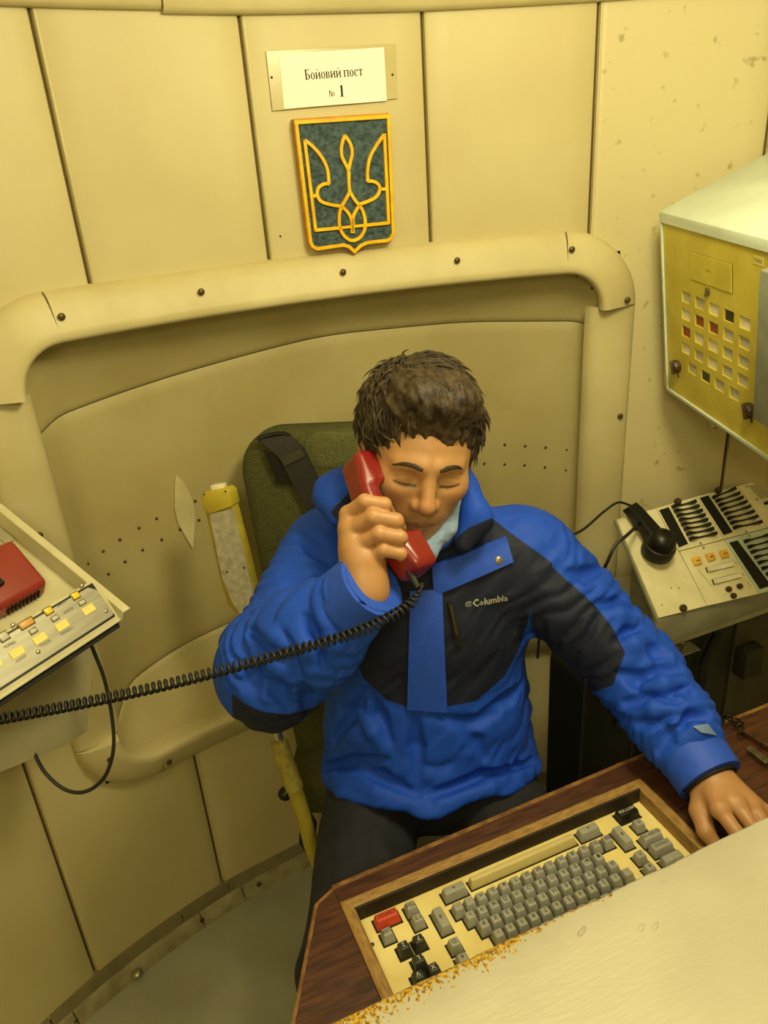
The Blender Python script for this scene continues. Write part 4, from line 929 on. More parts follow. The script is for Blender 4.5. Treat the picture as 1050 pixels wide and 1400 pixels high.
# harness strap coming out of a torn slot, folded over itself
sl = lambda px, py, z: np.array(loc2(FSe, onplane(px, py, np.array(FSe @ Vector((0, 0, z))), sn)))
def ribbon(pts_l, pts_r, t, z):
    V, Fc = [], []; n = len(pts_l)
    for k in range(n):
        l, r = pts_l[k], pts_r[k]
        V += [(l[0], l[1], l[2]), (r[0], r[1], r[2]), (r[0], r[1], r[2] - t), (l[0], l[1], l[2] - t)]
    for k in range(n - 1):
        for j in range(4): Fc.append((k * 4 + j, k * 4 + (j + 1) % 4, (k + 1) * 4 + (j + 1) % 4, (k + 1) * 4 + j))
    Fc += [(0, 1, 2, 3), tuple((n - 1) * 4 + j for j in (3, 2, 1, 0))]
    return V, Fc
SP = lambda x, y, z: sl(300 + x / 5.25, 560 + y / 5.25, z)
M_belt = mat('black_webbing', '#24221a', .6, var=.15, vs=80, bump=.3, bs=400)
bl = [SP(275, 215, .012), SP(330, 255, .018), SP(425, 345, .022), SP(530, 540, .024), (SP(640, 750, .026)), SP(760, 960, .028)]
br = [SP(500, 180, .006), SP(545, 215, .014), SP(605, 275, .022), SP(680, 430, .024), (SP(745, 560, .026)), SP(880, 800, .028)]
obj('harness_strap', ribbon(bl, br, .004, 0), M_belt, ST_, FSe, True, 40)
obj('strap_keeper', ribbon([SP(430, 345, .027), SP(465, 410, .028)], [SP(580, 280, .027), SP(615, 335, .028)], .004, 0), mat('strap_keeper', '#35321f', .55), ST_, FSe)
obj('strap_under_layer', ribbon([SP(320, 300, .016), SP(415, 530, .016)], [SP(400, 320, .017), SP(530, 535, .017)], .004, 0), M_black, ST_, FSe)
# torn slot rim
obj('torn_slot', tube(spline([SP(275, 220, .012), SP(300, 200, .010), (SP(380, 178, .004)), SP(460, 172, .004), SP(505, 190, .006)], 16), .0045, 6), M_blackm, ST_, FSe, True)
# ---- folded-up armrest
arm = empty('folded_armrest', atd(335, 860, 1.47), 'yellow armrest with aluminium plate folded up beside the green seat', 'armrest')
AB = atd(300, 690, 1.42); ar0 = atd(335, 850, 1.47)
ay = nrm(AB - ar0); axx = nrm(np.cross(ay, nrm(CAM - AB))); axx = nrm(np.array([.95, -.28, 0]) - ay * np.dot(np.array([.95, -.28, 0]), ay)); azz = np.cross(axx, ay)
FA = frame(ar0, axx, ay, azz); al = lambda px, py, z=0: np.array(loc2(FA, onplane(px, py, np.array(FA @ Vector((0, 0, z))), azz))[:2])
M_ay = mat('mustard_paint', '#a99a34', .45, var=.1, vs=30, col2='#95862a'); M_alu = mat('scuffed_aluminium', '#d4d0bd', .45, .55, var=.12, vs=70, col2='#b4af9a')
body = [al(277, 690), al(316, 685), al(336, 762), al(353, 835), al(356, 862), al(343, 872), al(331, 852), al(310, 828), al(300, 795)]
obj('frame', prism([p.tolist() for p in body], -.028, -.002, .004), M_ay, arm, FA, True, 40)
obj('metal_plate', prism([al(*p).tolist() for p in [(286, 702), (318, 696), (335, 762), (351, 832), (354, 856), (343, 862), (317, 822), (304, 790)]], -.004, .0015, .0006, 1), M_alu, arm, FA)
capp = obj('end_cap', prism([al(*p).tolist() for p in [(276, 680), (281, 672), (309, 667), (315, 672), (319, 692), (288, 702), (280, 698)]], -.030, .005, .003), mat('bright_mustard', '#bcaa36', .4, var=.05), arm, FA, True, 40)
c_ = al(295, 671); obj('white_button', mv(rbox(.024, .012, .02, .002), (c_[0], c_[1] + .004, -.014)), mat('white_plastic', '#efe6c4', .35), capp, FA, True, 30)
for p in [(281, 675), (310, 671)]: c_ = al(*p); obj('cap_screw', mv(lathe([(.002, 0), (.001, .001)], 8), (c_[0], c_[1], .0052)), M_blackm, capp, FA)
for p in [(311, 782), (334, 776)]: c_ = al(*p); obj('plate_screw', mv(lathe([(.0022, 0), (.001, .001)], 8), (c_[0], c_[1], .0015)), M_blackm, arm, FA)
# ---- adjusting lever beside the seat
lv_ = empty('seat_lever', atd(432, 1178, 1.50), 'yellow taped lever with chrome rod beside the seat below the raised elbow', 'lever')
L0, L1, L2_, L3, L4 = atd(367, 955, 1.40), atd(382, 1014, 1.42), atd(402, 1076, 1.44), atd(424, 1150, 1.47), atd(434, 1190, 1.49)
obj('chrome_rod', tube([L0, L1], .0085, 12), mat('chrome', '#d9d5c2', .18, .95, var=.02), lv_, smooth=True)
obj('taped_grip', tube(spline([atd(381, 1013, 1.42), atd(388, 1035, 1.425), atd(396, 1058, 1.435), atd(403, 1078, 1.44)], 10), [.0165, .0170, .0168, .0172, .0168, .0172, .0170, .0174, .0172, .0176], 16), mat('mustard_tape', '#a79a45', .6, var=.15, vs=90, bump=.5, bs=120, col2='#8f8236'), lv_, smooth=True)
obj('lever_tube', tube(spline([L2_, atd(414, 1112, 1.455), L3, L4], 12), [.0145] * 8 + [.014, .013, .010, .005], 14), M_ay, lv_, smooth=True)
obj('ball_knob', lathe([(.001, -.014), (.008, -.0115), (.013, -.005), (.014, 0), (.013, .005), (.008, .0115), (.001, .014)], 16), M_black, lv_, Matrix.Translation(Vector(atd(390, 1085, 1.455))), True)
obj('guard_plate', prism([(0, 0), (.012, .03), (.02, .085), (.005, .12), (-.012, .10), (-.018, .04)], -.003, .003, .001), M_blackm, lv_, frame(atd(424, 1175, 1.50), nrm(sx_), nrm(L2_ - L4)), True, 30)
# ================================================================ SIGNED-DISTANCE MODELLING
f32 = np.float32
def sm(x, a, b): t = np.clip((x - a) / (b - a), 0, 1); return t * t * (3 - 2 * t)
def smin(a, b, k): h = np.clip(.5 + .5 * (b - a) / k, 0, 1); return b + (a - b) * h - k * h * (1 - h)
def smax(a, b, k): return -smin(-a, -b, k)
def caps(p, a, b, ra, rb=None):
    rb = ra if rb is None else rb; a = np.asarray(a, f32); ba = np.asarray(b, f32) - a; pa = p - a
    h = np.clip(pa @ ba / max(1e-9, float(ba @ ba)), 0, 1); q = pa - h[:, None] * ba
    return np.sqrt((q * q).sum(1)) - (ra + (rb - ra) * h)
def ell(p, c, r, A=None):
    q = p - np.asarray(c, f32)
    if A is not None: q = q @ np.asarray(A, f32).T
    r = np.asarray(r, f32); k0 = np.sqrt(((q / r)**2).sum(1)); k1 = np.sqrt(((q / (r * r))**2).sum(1)) + 1e-9
    return k0 * (k0 - 1) / k1
def rboxd(p, c, b, r, A=None):
    q = p - np.asarray(c, f32)
    if A is not None: q = q @ np.asarray(A, f32).T
    d = np.abs(q) - (np.asarray(b, f32) - r); return np.sqrt((np.maximum(d, 0)**2).sum(1)) + np.minimum(d.max(1), 0) - r
def chain(p, pts, rad, k=.01):
    f = None
    for i in range(len(pts) - 1):
        c = caps(p, pts[i], pts[i + 1], rad[i], rad[i + 1]); f = c if f is None else smin(f, c, k)
    return f
_g = np.random.RandomState(3).rand(32, 32, 32).astype(f32)
def vnoise(p):
    i = np.floor(p).astype(np.int32); u = p - i; u = u * u * (3 - 2 * u); i &= 31; j = (i + 1) & 31
    x, y, z = u[:, 0], u[:, 1], u[:, 2]
    g = lambda a, b, c: _g[a, b, c]
    l = lambda a, b, t: a + (b - a) * t
    return l(l(l(g(i[:, 0], i[:, 1], i[:, 2]), g(j[:, 0], i[:, 1], i[:, 2]), x), l(g(i[:, 0], j[:, 1], i[:, 2]), g(j[:, 0], j[:, 1], i[:, 2]), x), y),
             l(l(g(i[:, 0], i[:, 1], j[:, 2]), g(j[:, 0], i[:, 1], j[:, 2]), x), l(g(i[:, 0], j[:, 1], j[:, 2]), g(j[:, 0], j[:, 1], j[:, 2]), x), y), z) - .5
def nets(f, lo, hi, h, B=10, slack=1.25, margin=.004):
    """surface nets over the active blocks of a box"""
    lo = np.asarray(lo, float); nb = np.ceil((np.asarray(hi) - lo) / (B * h)).astype(int)
    bi = np.stack(np.meshgrid(*[np.arange(n) for n in nb], indexing='ij'), -1).reshape(-1, 3)
    c = (lo + (bi + .5) * B * h).astype(f32); bi = bi[np.abs(f(c)) < B * h * .87 * slack + margin]
    N = B + 2; r = np.arange(N); L = np.stack(np.meshgrid(r, r, r, indexing='ij'), -1).reshape(-1, 3)
    G = bi[:, None, :] * B + L[None]                       # global point index
    val = np.empty(len(bi) * N**3, f32); P = (lo + G.reshape(-1, 3) * h).astype(f32)
    for s in range(0, len(P), 600000): val[s:s + 600000] = f(P[s:s + 600000])
    v = val.reshape(-1, N, N, N); D = (nb * B + 4); key = lambda g: (g[..., 0] * D[1] + g[..., 1]) * D[2] + g[..., 2]
    sg = v < 0; M_ = N - 1
    acc = np.zeros((len(bi), M_, M_, M_, 3), f32); cnt = np.zeros((len(bi), M_, M_, M_), f32)
    sl = lambda o: slice(o, o + M_)
    for ax in range(3):
        o1, o2 = [(1, 2), (0, 2), (0, 1)][ax]
        for a in (0, 1):
            for b in (0, 1):
                s0 = [0, 0, 0]; s0[o1] = a; s0[o2] = b; s1 = list(s0); s1[ax] = 1
                va = v[:, sl(s0[0]), sl(s0[1]), sl(s0[2])]; vb = v[:, sl(s1[0]), sl(s1[1]), sl(s1[2])]
                x = (va < 0) != (vb < 0); t = np.where(x, va / np.where(x, va - vb, 1), 0)
                w = x.astype(f32); cnt += w
                acc[..., ax] += t * w; acc[..., o1] += a * w; acc[..., o2] += b * w
    on = cnt > 0; idx = np.argwhere(on)
    gc = bi[idx[:, 0]] * B + idx[:, 1:]; pos = acc[on] / cnt[on][:, None] + gc
    k = key(gc); uk, first = np.unique(k, return_index=True); V = lo + pos[first] * h
    quads = []
    for ax in range(3):
        o1, o2 = [(1, 2), (2, 0), (0, 1)][ax]
        R_ = [slice(1, B + 1)] * 3; s1 = list(R_); s1[ax] = slice(2, B + 2)
        a = sg[:, R_[0], R_[1], R_[2]]; b = sg[:, s1[0], s1[1], s1[2]]; e = np.argwhere(a != b)
        if len(e) == 0: continue
        fl = a[e[:, 0], e[:, 1], e[:, 2], e[:, 3]]; g = bi[e[:, 0]] * B + e[:, 1:] + 1
        u = np.zeros(3, int); u[o1] = 1; w = np.zeros(3, int); w[o2] = 1
        q = np.stack([key(g), key(g - u), key(g - u - w), key(g - w)], 1)
        q[~fl] = q[~fl][:, ::-1]; quads.append(q)
    Q = np.concatenate(quads); ii = np.searchsorted(uk, Q); ii = np.minimum(ii, len(uk) - 1); ok = (uk[ii] == Q).all(1)
    return V, ii[ok][:, ::-1]
def sdf_mesh(name, V, Q, m):
    me = bpy.data.meshes.new(name); me.vertices.add(len(V)); me.vertices.foreach_set('co', np.asarray(V, f32).ravel())
    me.loops.add(len(Q) * 4); me.loops.foreach_set('vertex_index', Q.ravel().astype(np.int32))
    me.polygons.add(len(Q)); me.polygons.foreach_set('loop_start', np.arange(len(Q), dtype=np.int32) * 4)
    me.polygons.foreach_set('use_smooth', np.ones(len(Q), bool)); me.update(calc_edges=True); me.validate()
    for mm in (m if isinstance(m, list) else [m]): me.materials.append(mm)
    return me
def fattr(me, name, val):
    a = me.attributes.new(name, 'FLOAT', 'POINT'); a.data.foreach_set('value', np.asarray(val, f32))
def grad(f, V, e=.0015):
    V = np.asarray(V, f32); g = np.stack([f(V + np.eye(3, dtype=f32)[k] * e) - f(V - np.eye(3, dtype=f32)[k] * e) for k in range(3)], 1)
    return g / (np.linalg.norm(g, axis=1)[:, None] + 1e-9)
def hits(f, PX_, d0=.75, d1=1.9):
    """march rays through many pixels at once onto a surface; nan where they miss"""
    D = np.array([ray(x, y) for x, y in PX_]); L = np.linalg.norm(D, axis=1); t = np.full(len(D), d0)
    for _ in range(46):
        v = f((CAM + D * t[:, None]).astype(f32)); t = t + np.where((v < .0004) | (t > d1), 0, np.maximum(v * .85, .0004) / L)
    P = CAM + D * t[:, None]; P[t >= d1] = np.nan; return P
def hit(f, px, py): P = hits(f, [(px, py)])[0]; return None if np.isnan(P[0]) else P
def smoothV(V, Q, it=1, lam=.5):
    V = V.copy(); n = len(V)
    for _ in range(it):
        s = np.zeros_like(V); c = np.zeros(n)
        for a, b in ((0, 1), (1, 2), (2, 3), (3, 0)):
            for x, y in ((a, b), (b, a)):
                np.add.at(s, Q[:, x], V[Q[:, y]]); np.add.at(c, Q[:, x], 1)
        V += lam * (s / np.maximum(c, 1)[:, None] - V)
    return V
# ================================================================ THE SEATED MAN
v_ = nrm(-ray(572, 612)); r_c = RC[:, 0]; r_c = nrm(r_c - v_ * np.dot(r_c, v_)); u_c = np.cross(v_, r_c)
YAW, PIT, ROL = math.radians(11), math.radians(25), math.radians(-4)
hz = nrm(math.cos(PIT) * math.cos(YAW) * v_ + math.sin(YAW) * r_c - math.sin(PIT) * u_c)
hx_ = nrm(np.cross(u_c, hz)); hy_ = np.cross(hz, hx_)
hx_, hy_ = hx_ * math.cos(ROL) + hy_ * math.sin(ROL), hy_ * math.cos(ROL) - hx_ * math.sin(ROL)
HD = atd(571, 622, 1.105); HR_ = np.stack([hx_, hy_, hz]).astype(f32)
hl = lambda p: (p - HD.astype(f32)) @ HR_.T                # world -> head
hw = lambda x, y, z: HD + x * hx_ + y * hy_ + z * hz       # head -> world
NB = np.array([.06, 1.145, 1.135])                          # neck base
SHR, SHL = np.array([-.098, 1.155, 1.075]), np.array([.232, 1.150, 1.055])
ELR, WRR = atd(372, 918, 1.135), atd(499, 806, 1.012)
ELL_, WRL = atd(868, 915, 1.285), atz(968, 1062, .812)
HIP = np.array([.045, 1.185, .585])
def head_f(p):
    q = hl(p); s = np.abs(q[:, 0]); qs = np.stack([s, q[:, 1], q[:, 2]], 1)
    f = ell(q, (0, .030, -.018), (.075, .086, .094))
    f = smin(f, ell(q, (0, -.020, .020), (.064, .086, .064)), .03)
    f = smin(f, ell(q, (0, -.062, .030), (.048, .050, .050)), .02)
    f = smin(f, ell(q, (0, -.098, .052), (.026, .019, .022)), .022)
    f = smin(f, ell(qs, (.043, -.058, .005), (.020, .032, .030)), .025)
    f = smin(f, ell(qs, (.041, -.020, .050), (.024, .022, .024)), .018)     # cheek bones
    f = smin(f, caps(qs, (.010, .020, .0795), (.040, .017, .0640), .0085, .0075), .014)  # brow ridge
    f = smax(f, -ell(qs, (.031, -.001, .088), (.019, .0105, .018)), .012)   # sockets
    f = smin(f, ell(qs, (.0305, -.0035, .0655), (.0150, .0098, .0105)), .006)  # lidded eyes
    f = smin(f, caps(q, (0, .010, .078), (0, -.030, .0945), .0075, .0105), .010)
    f = smin(f, ell(q, (0, -.0345, .0955), (.0115, .0100, .0105)), .008)
    f = smin(f, ell(qs, (.0125, -.0375, .0850), (.0078, .0075, .0090)), .006)
    f = smax(f, -ell(qs, (.0065, -.0450, .0905), (.0036, .0030, .0050)), .003)
    f = smin(f, caps(qs, (0, -.0660, .0815), (.021, -.0685, .0700), .0058, .0028), .006)
    f = smin(f, caps(qs, (0, -.0765, .0800), (.018, -.0735, .0700), .0066, .0030), .005)
    f = smax(f, -caps(qs, (0, -.0708, .0885), (.024, -.0712, .0755), .0022, .0012), .003)
    e = ell(qs, (.0775, -.006, -.012), (.0085, .031, .019)); e = smax(e, -ell(qs, (.0870, -.004, -.006), (.006, .021, .011)), .004)
    f = smin(f, e, .006)
    f = smin(f, caps(p, hw(0, -.055, -.030), NB, .052, .060), .03)
    return f
def finger(p, pts, r0, r1): n = len(pts); return chain(p, pts, np.linspace(r0, r1, n), .004)
RH = dict(m=[(476, 703, 1.010), (476, 725, 1.006), (481, 748, 1.004), (491, 769, 1.006)], p=[(499, 686, .992), (510, 707, .986), (518, 730, .985), (524, 752, .988)],
          d=[(525, 690, .994), (541, 712, .990), (547, 735, .990), (548, 757, .993)], t=[(532, 702, 1.016), (546, 722, 1.012), (551, 744, 1.012), (551, 764, 1.012)])
RHP = {k: [atd(*q) for q in v] for k, v in RH.items()}
def rhand_f(p):
    f = chain(p, [ELR + (WRR - ELR) * .6, WRR], [.036, .029], .01)
    pc = atd(497, 768, 1.012)
    f = smin(f, caps(p, WRR, pc, .027, .030), .02)
    for k in range(4): f = smin(f, caps(p, WRR + (pc - WRR) * .4, RHP['m'][k], .018, .0120), .016)
    for k in range(4):
        s = [1.0, 1.06, 1.0, .88][k]
        f = smin(f, finger(p, [RHP['m'][k], RHP['p'][k], RHP['d'][k], RHP['t'][k]], .0108 * s, .0088 * s), .0032)
    th = [atd(500, 790, 1.03), atd(514, 748, 1.052), atd(522, 716, 1.066), atd(520, 694, 1.066)]
    return smin(f, finger(p, th, .016, .0095), .01)
LM = [atz(984, 1106, .818), atz(1006, 1099, .816), atz(1026, 1101, .808), atz(1042, 1110, .796)]
LPp = [atz(1008, 1140, .806), atz(1032, 1135, .806), atz(1050, 1134, .800), atz(1062, 1136, .788)]
LD = [atz(1022, 1166, .782), atz(1047, 1163, .782), atz(1066, 1160, .778), atz(1076, 1156, .774)]
LT = [atz(1026, 1182, .7665), atz(1052, 1181, .7665), atz(1072, 1176, .7665), atz(1082, 1168, .7665)]
def lhand_f(p):
    f = chain(p, [ELL_ + (WRL - ELL_) * .6, WRL], [.036, .028], .01)
    for k in range(4): f = smin(f, caps(p, WRL, LM[k], .025, .0130), .016)
    for k in range(4):
        s = [1.0, 1.05, 1.0, .88][k]; f = smin(f, finger(p, [LM[k], LPp[k], LD[k], LT[k]], .0112 * s, .0080 * s), .005)
        f = smin(f, ell(p, LM[k], (.0128 * s,) * 3), .006)
    th = [atz(962, 1082, .802), atz(957, 1108, .792), atz(965, 1136, .780), atz(980, 1158, .768)]
    return smin(f, finger(p, th, .018, .0095), .012)
def inner_f(p):
    f = chain(p, [NB, np.array([.058, 1.155, .95]), np.array([.05, 1.18, .75]), HIP], [.06, .095, .10, .11], .06)
    for a, b, c in ((SHR, ELR, WRR), (SHL, ELL_, WRL)): f = smin(f, chain(p, [a, b, c], [.045, .036, .030], .02), .04)
    for kx, an in KNEE: f = smin(f, chain(p, [HIP + np.array([.085 * np.sign(kx[0] - .06), 0, 0]), kx, an], [.07, .050, .036], .03), .04)
    return f
KNEE = [(np.array([-.105, .775, .560]), np.array([-.12, .80, .10])), (np.array([.235, .845, .565]), np.array([.245, .86, .10]))]
def skin_mat():
    m = bpy.data.materials.new('skin'); m.use_nodes = True; nt = m.node_tree; N = nt.nodes; L = nt.links; b = N['Principled BSDF']
    b.inputs['Roughness'].default_value = .48; b.inputs['Subsurface Weight'].default_value = .12; b.inputs['Subsurface Radius'].default_value = (.012, .005, .003)
    def at(n): a = N.new('ShaderNodeAttribute'); a.attribute_name = n; return a.outputs['Fac']
    def mix(fac, a, c):
        x = N.new('ShaderNodeMix'); x.data_type = 'RGBA'; L.new(fac, x.inputs['Factor'])
        if isinstance(a, tuple): x.inputs['A'].default_value = a
        else: L.new(a, x.inputs['A'])
        x.inputs['B'].default_value = c; return x.outputs['Result']
    n = N.new('ShaderNodeTexNoise'); n.inputs['Scale'].default_value = 60; n.inputs['Detail'].default_value = 4
    tc = N.new('ShaderNodeTexCoord'); L.new(tc.outputs['Object'], n.inputs['Vector'])
    c = mix(n.outputs['Fac'], lin('#b68a5c'), lin('#a67a4c'))
    c = mix(at('lip'), c, lin('#8a5444')); c = mix(at('flush'), c, lin('#a86a48')); c = mix(at('dark'), c, lin('#2a1c12')); c = mix(at('shave'), c, lin('#80653f'))
    L.new(c, b.inputs['Base Color'])
    bp = N.new('ShaderNodeBump'); bp.inputs['Strength'].default_value = .12; bp.inputs['Distance'].default_value = .001
    n2 = N.new('ShaderNodeTexNoise'); n2.inputs['Scale'].default_value = 450; L.new(tc.outputs['Object'], n2.inputs['Vector']); L.new(n2.outputs['Fac'], bp.inputs['Height']); L.new(bp.outputs[0], b.inputs['Normal'])
    return m
bb = lambda pts, r: (np.min(pts, 0) - r, np.max(pts, 0) + r)
isl = []
lo, hi = bb(np.array([hw(0, .13, -.13), hw(0, -.13, .12), hw(-.1, 0, 0), hw(.1, 0, 0), hw(0, -.13, -.1), hw(0, .13, .1), NB]), .025); isl.append(nets(head_f, lo, hi, .0019))
lo, hi = bb(np.array(sum(RHP.values(), []) + [WRR, atd(520, 694, 1.07)]), .04); isl.append(nets(rhand_f, lo, hi, .0017))
lo, hi = bb(np.array(LM + LPp + LD + LT + [WRL, atz(950, 1108, .79)]), .04); isl.append(nets(lhand_f, lo, hi, .0019))
lo, hi = bb(np.array([NB, SHR, SHL, ELR, ELL_, WRR, WRL, HIP] + [k[0] for k in KNEE] + [k[1] for k in KNEE]), .13); isl.append(nets(inner_f, lo, hi, .011))
VV = np.concatenate([smoothV(i[0], i[1], 1, .4) for i in isl]); off = np.cumsum([0] + [len(i[0]) for i in isl]); QQ = np.concatenate([i[1] + o for i, o in zip(isl, off)])
man = link('person', sdf_mesh('person', VV, QQ, skin_mat()), None, Matrix.Translation((0, 0, 0)))
tag(man, 'seated person in blue and navy jacket holding a red receiver to one ear', 'person')
q = hl(VV.astype(f32)); s = np.abs(q[:, 0]); isH = np.arange(len(VV)) < off[1]
def c2(ax_, ay_, bx_, by_, ra, rb=None): P2 = np.stack([s, q[:, 1], 0 * s], 1); return caps(P2, (ax_, ay_, 0), (bx_, by_, 0), ra, rb)
frontal = isH & (q[:, 2] > .045)
lipd = np.where(frontal, np.minimum(c2(0, -.0655, .020, -.0700, .0056, .0024), c2(0, -.0772, .016, -.0738, .0058, .003)), .05)
fattr(man.data, 'lip', np.where(isH, sm(-lipd, -.0015, .0015) * .75, 0))
qs = np.stack([s, q[:, 1], q[:, 2]], 1)
fattr(man.data, 'flush', np.where(isH, .35 * sm(-ell(q, (0, -.035, .10), (.016, .018, .03)), -.004, .006) + .3 * sm(.03 - np.linalg.norm(qs - np.array([.042, -.03, .07]), axis=1), 0, .03) + .4 * sm(s, .074, .08), .12))
lash = np.minimum(c2(.017, -.0095, .030, -.0105, .0013, .0022), c2(.030, -.0105, .046, -.0070, .0022, .0014)); crease_ = np.minimum(c2(.018, .0015, .031, .0045, .0008), c2(.031, .0045, .045, .0010, .0008))
seam_ = c2(0, -.0714, .022, -.0716, .0013, .0009)
fattr(man.data, 'dark', np.where(frontal, np.maximum(np.maximum(sm(-lash, -.001, .001) * .9, sm(-seam_, -.001, .001) * .6), .35 * sm(-crease_, -.0012, .0008)), 0))
fattr(man.data, 'shave', np.where(isH, .35 * sm(.020 - np.abs(lipd), 0, .012) * (q[:, 2] > .04) + .25 * sm(-q[:, 1], .075, .1), 0))
# ---- eyebrows
M_hair = mat('black_hair', '#453823', .6, var=.25, vs=90, col2='#1e150b', spec=.35, bump=.3, bs=300, stretch=(1, 1, 1))
for sd in (-1, 1):
    pts = [hw(sd * .012, .0165, .0845), hw(sd * .024, .0205, .0810), hw(sd * .037, .0195, .0740), hw(sd * .049, .0120, .0625)]
    P = [hit(head_f, *proj(p)[:2]) for p in pts]; P = [a if a is not None else b for a, b in zip(P, pts)]
    obj('eyebrow', tube(spline(P, 14), np.array([.0030, .0036, .0040, .0042, .0043, .0042, .0041, .0040, .0037, .0034, .0030, .0026, .0020, .0010]) * .8, 8), M_hair, man, smooth=True)
# ---- hair: scalp volume plus swept locks
def hair_f(p):
    q = hl(p); x, y, z = q[:, 0], q[:, 1], q[:, 2]
    f = ell(q, (0, .044, -.026), (.0855, .0900, .1000))
    f = smin(f, ell(q, (.004, .100, .030), (.060, .034, .050)), .03)
    flow = np.stack([x * 95 - z * 30, y * 55 + z * 18 + x * 30, z * 26 + x * 18], 1)
    f = f - .0080 * vnoise(flow) - .0060 * vnoise(flow * 2.1 + 7)
    # cut away the face: hairline rises over the forehead, drops in front of the ears
    line = .080 + .25 * np.minimum(0, x + .02) * 0 - 7.0 * np.maximum(0, np.abs(x - .004) - .030)**1.6 * 3.2
    face = np.maximum(line - y, (.022 - z)) ; face = smax(line - y, .030 - z, .012)
    cut = -smax(-(line - y), -(z - .018), .010)
    f = smax(f, smin(line - y, .020 - z, .012), .006)
    low = -.012 - .75 * (z + .0) ; f = smax(f, (-.020 - .55 * np.maximum(0, -z)) - y, .010)
    ear = ell(np.stack([np.abs(x), y, z], 1), (.083, -.012, -.006), (.020, .030, .021)); f = smax(f, -ear, .006)
    return f
lo, hi = bb(np.array([hw(0, .16, -.15), hw(0, -.1, .1), hw(-.12, 0, 0), hw(.12, 0, 0), hw(0, .16, .1), hw(0, -.1, -.15)]), .01)
Vh, Qh = nets(hair_f, lo, hi, .0026); hair = link('hair', sdf_mesh('hair', Vh, Qh, M_hair), man)
hr = np.random.RandomState(11); LV, LF = [], []
nl = 0
c0 = np.array([0, .044, -.026]); R3 = np.array([.085, .090, .099])
while nl < 2300:
    fringe = nl >= 2020
    if fringe:
        x_ = hr.uniform(-.062, .072); root = np.array([x_, .100 - 6.0 * max(0, abs(x_) - .03)**1.7, .0])
        rel = (root - c0) / R3; zz = 1 - rel[0]**2 - rel[1]**2
        if zz <= .02: continue
        root[2] = c0[2] + R3[2] * math.sqrt(zz) * 1.0; d = nrm((root - c0) / R3)
    else:
        d = nrm(hr.randn(3)); root = c0 + d * R3 * hr.uniform(.985, 1.02)
        if root[2] > .030 and root[1] < .088: continue
        if root[1] < (.020 if root[2] > -.02 else -.01): continue
    nrmv = nrm(d / R3)
    flow = np.array([.95, -.10, .25]) if root[0] > -.025 else np.array([-.30, -.25, .55])
    if root[0] > .055: flow = np.array([.15, -.75, .45])
    if fringe: flow = np.array([.85, -.22 - 5.0 * max(0, x_ - .02), .10]) if x_ > -.03 else np.array([.3, -.6, .2])
    flow = flow + hr.randn(3) * .20
    flow = nrm(flow - nrmv * np.dot(flow, nrmv)); Ln = hr.uniform(.026, .052) * (.75 if fringe else 1)
    pts = []; p_ = root.copy(); dirv = nrm(flow + nrmv * hr.uniform(.04, .30 if not fringe else .16))
    for k in range(6):
        pts.append(hw(*p_)); p_ = p_ + dirv * Ln / 5; rel = (p_ - c0) / R3; e_ = np.linalg.norm(rel)
        dirv = nrm(dirv + np.array([.05, -.05, .0]) + nrm(rel / R3) * (.45 if e_ < 1.01 else -.22))
    w = hr.uniform(.0011, .0027); v, f_ = tube(np.array(pts), [w * .7, w, w, w * .85, w * .55, w * .12], 5); n0 = len(LV); LV += list(v); LF += [tuple(i + n0 for i in ff) for ff in f_]; nl += 1
obj('hair_locks', (LV, LF), M_hair, man, smooth=True, angle=80)['kind'] = 'stuff'
# ================================================================ JACKET
TCH, TBE = np.array([.060, 1.150, .935]), np.array([.055, 1.150, .735])
def jacket0(p):
    f = ell(p, TCH, (.185, .128, .20))
    f = smin(f, caps(p, SHR + np.array([.015, 0, 0]), SHL - np.array([.015, 0, 0]), .080, .080), .05)
    f = smin(f, ell(p, TBE, (.190, .150, .185)), .05)
    f = smin(f, ell(p, (.052, 1.105, .640), (.200, .165, .075)), .05)
    f = smin(f, ell(p, (.06, 1.150, 1.105), (.115, .080, .055)), .04)
    return f
def sleeveR(p): return chain(p, [SHR, ELR, ELR + (WRR - ELR) * .45, WRR - (WRR - ELR) * .05], [.080, .076, .066, .044], .03)
def sleeveL(p): return chain(p, [SHL, ELL_, ELL_ + (WRL - ELL_) * .5, WRL - (WRL - ELL_) * .10], [.080, .068, .060, .044], .03)
def collar(p):
    ax = nrm(hw(0, -.07, -.035) - NB + np.array([0, .02, .05])); c0 = NB + np.array([0, -.004, .01]); q = p - c0.astype(f32); hgt = q @ ax.astype(f32)
    rad = np.linalg.norm(q - hgt[:, None] * ax.astype(f32), axis=1)
    rr = .082 + .16 * np.clip(hgt, 0, .1); sh = np.abs(rad - rr) - .010
    top_ = .058 + .05 * np.clip(q @ np.array([0, 1.0, 0], f32) / .1, -1, 1)
    return smax(sh, np.maximum(hgt - top_, -.04 - hgt), .008)
def hoodf(p):
    pts = [hw(-.100, -.112, -.012), hw(-.098, -.105, -.070), hw(0, -.10, -.11), hw(.09, -.10, -.085), hw(.112, -.115, -.02)]
    return chain(p, pts, [.020, .031, .042, .036, .024], .03)
def lapel(p):                                              # open collar wings folded out
    a = chain(p, [hw(.092, -.060, -.030), hw(.108, -.098, .000), hw(.090, -.132, .018)], [.020, .024, .016], .02)
    return a
def hemcut(p): # bottom of the jacket, lower in front
    return (.635 + .060 * np.clip((1.08 - p[:, 1]) / .14, 0, 1) - .03 * np.clip((p[:, 1] - 1.1) / .15, 0, 1) - .020 * np.exp(-((p[:, 0] - .045) / .05)**2)) - p[:, 2]
FOLDS = []
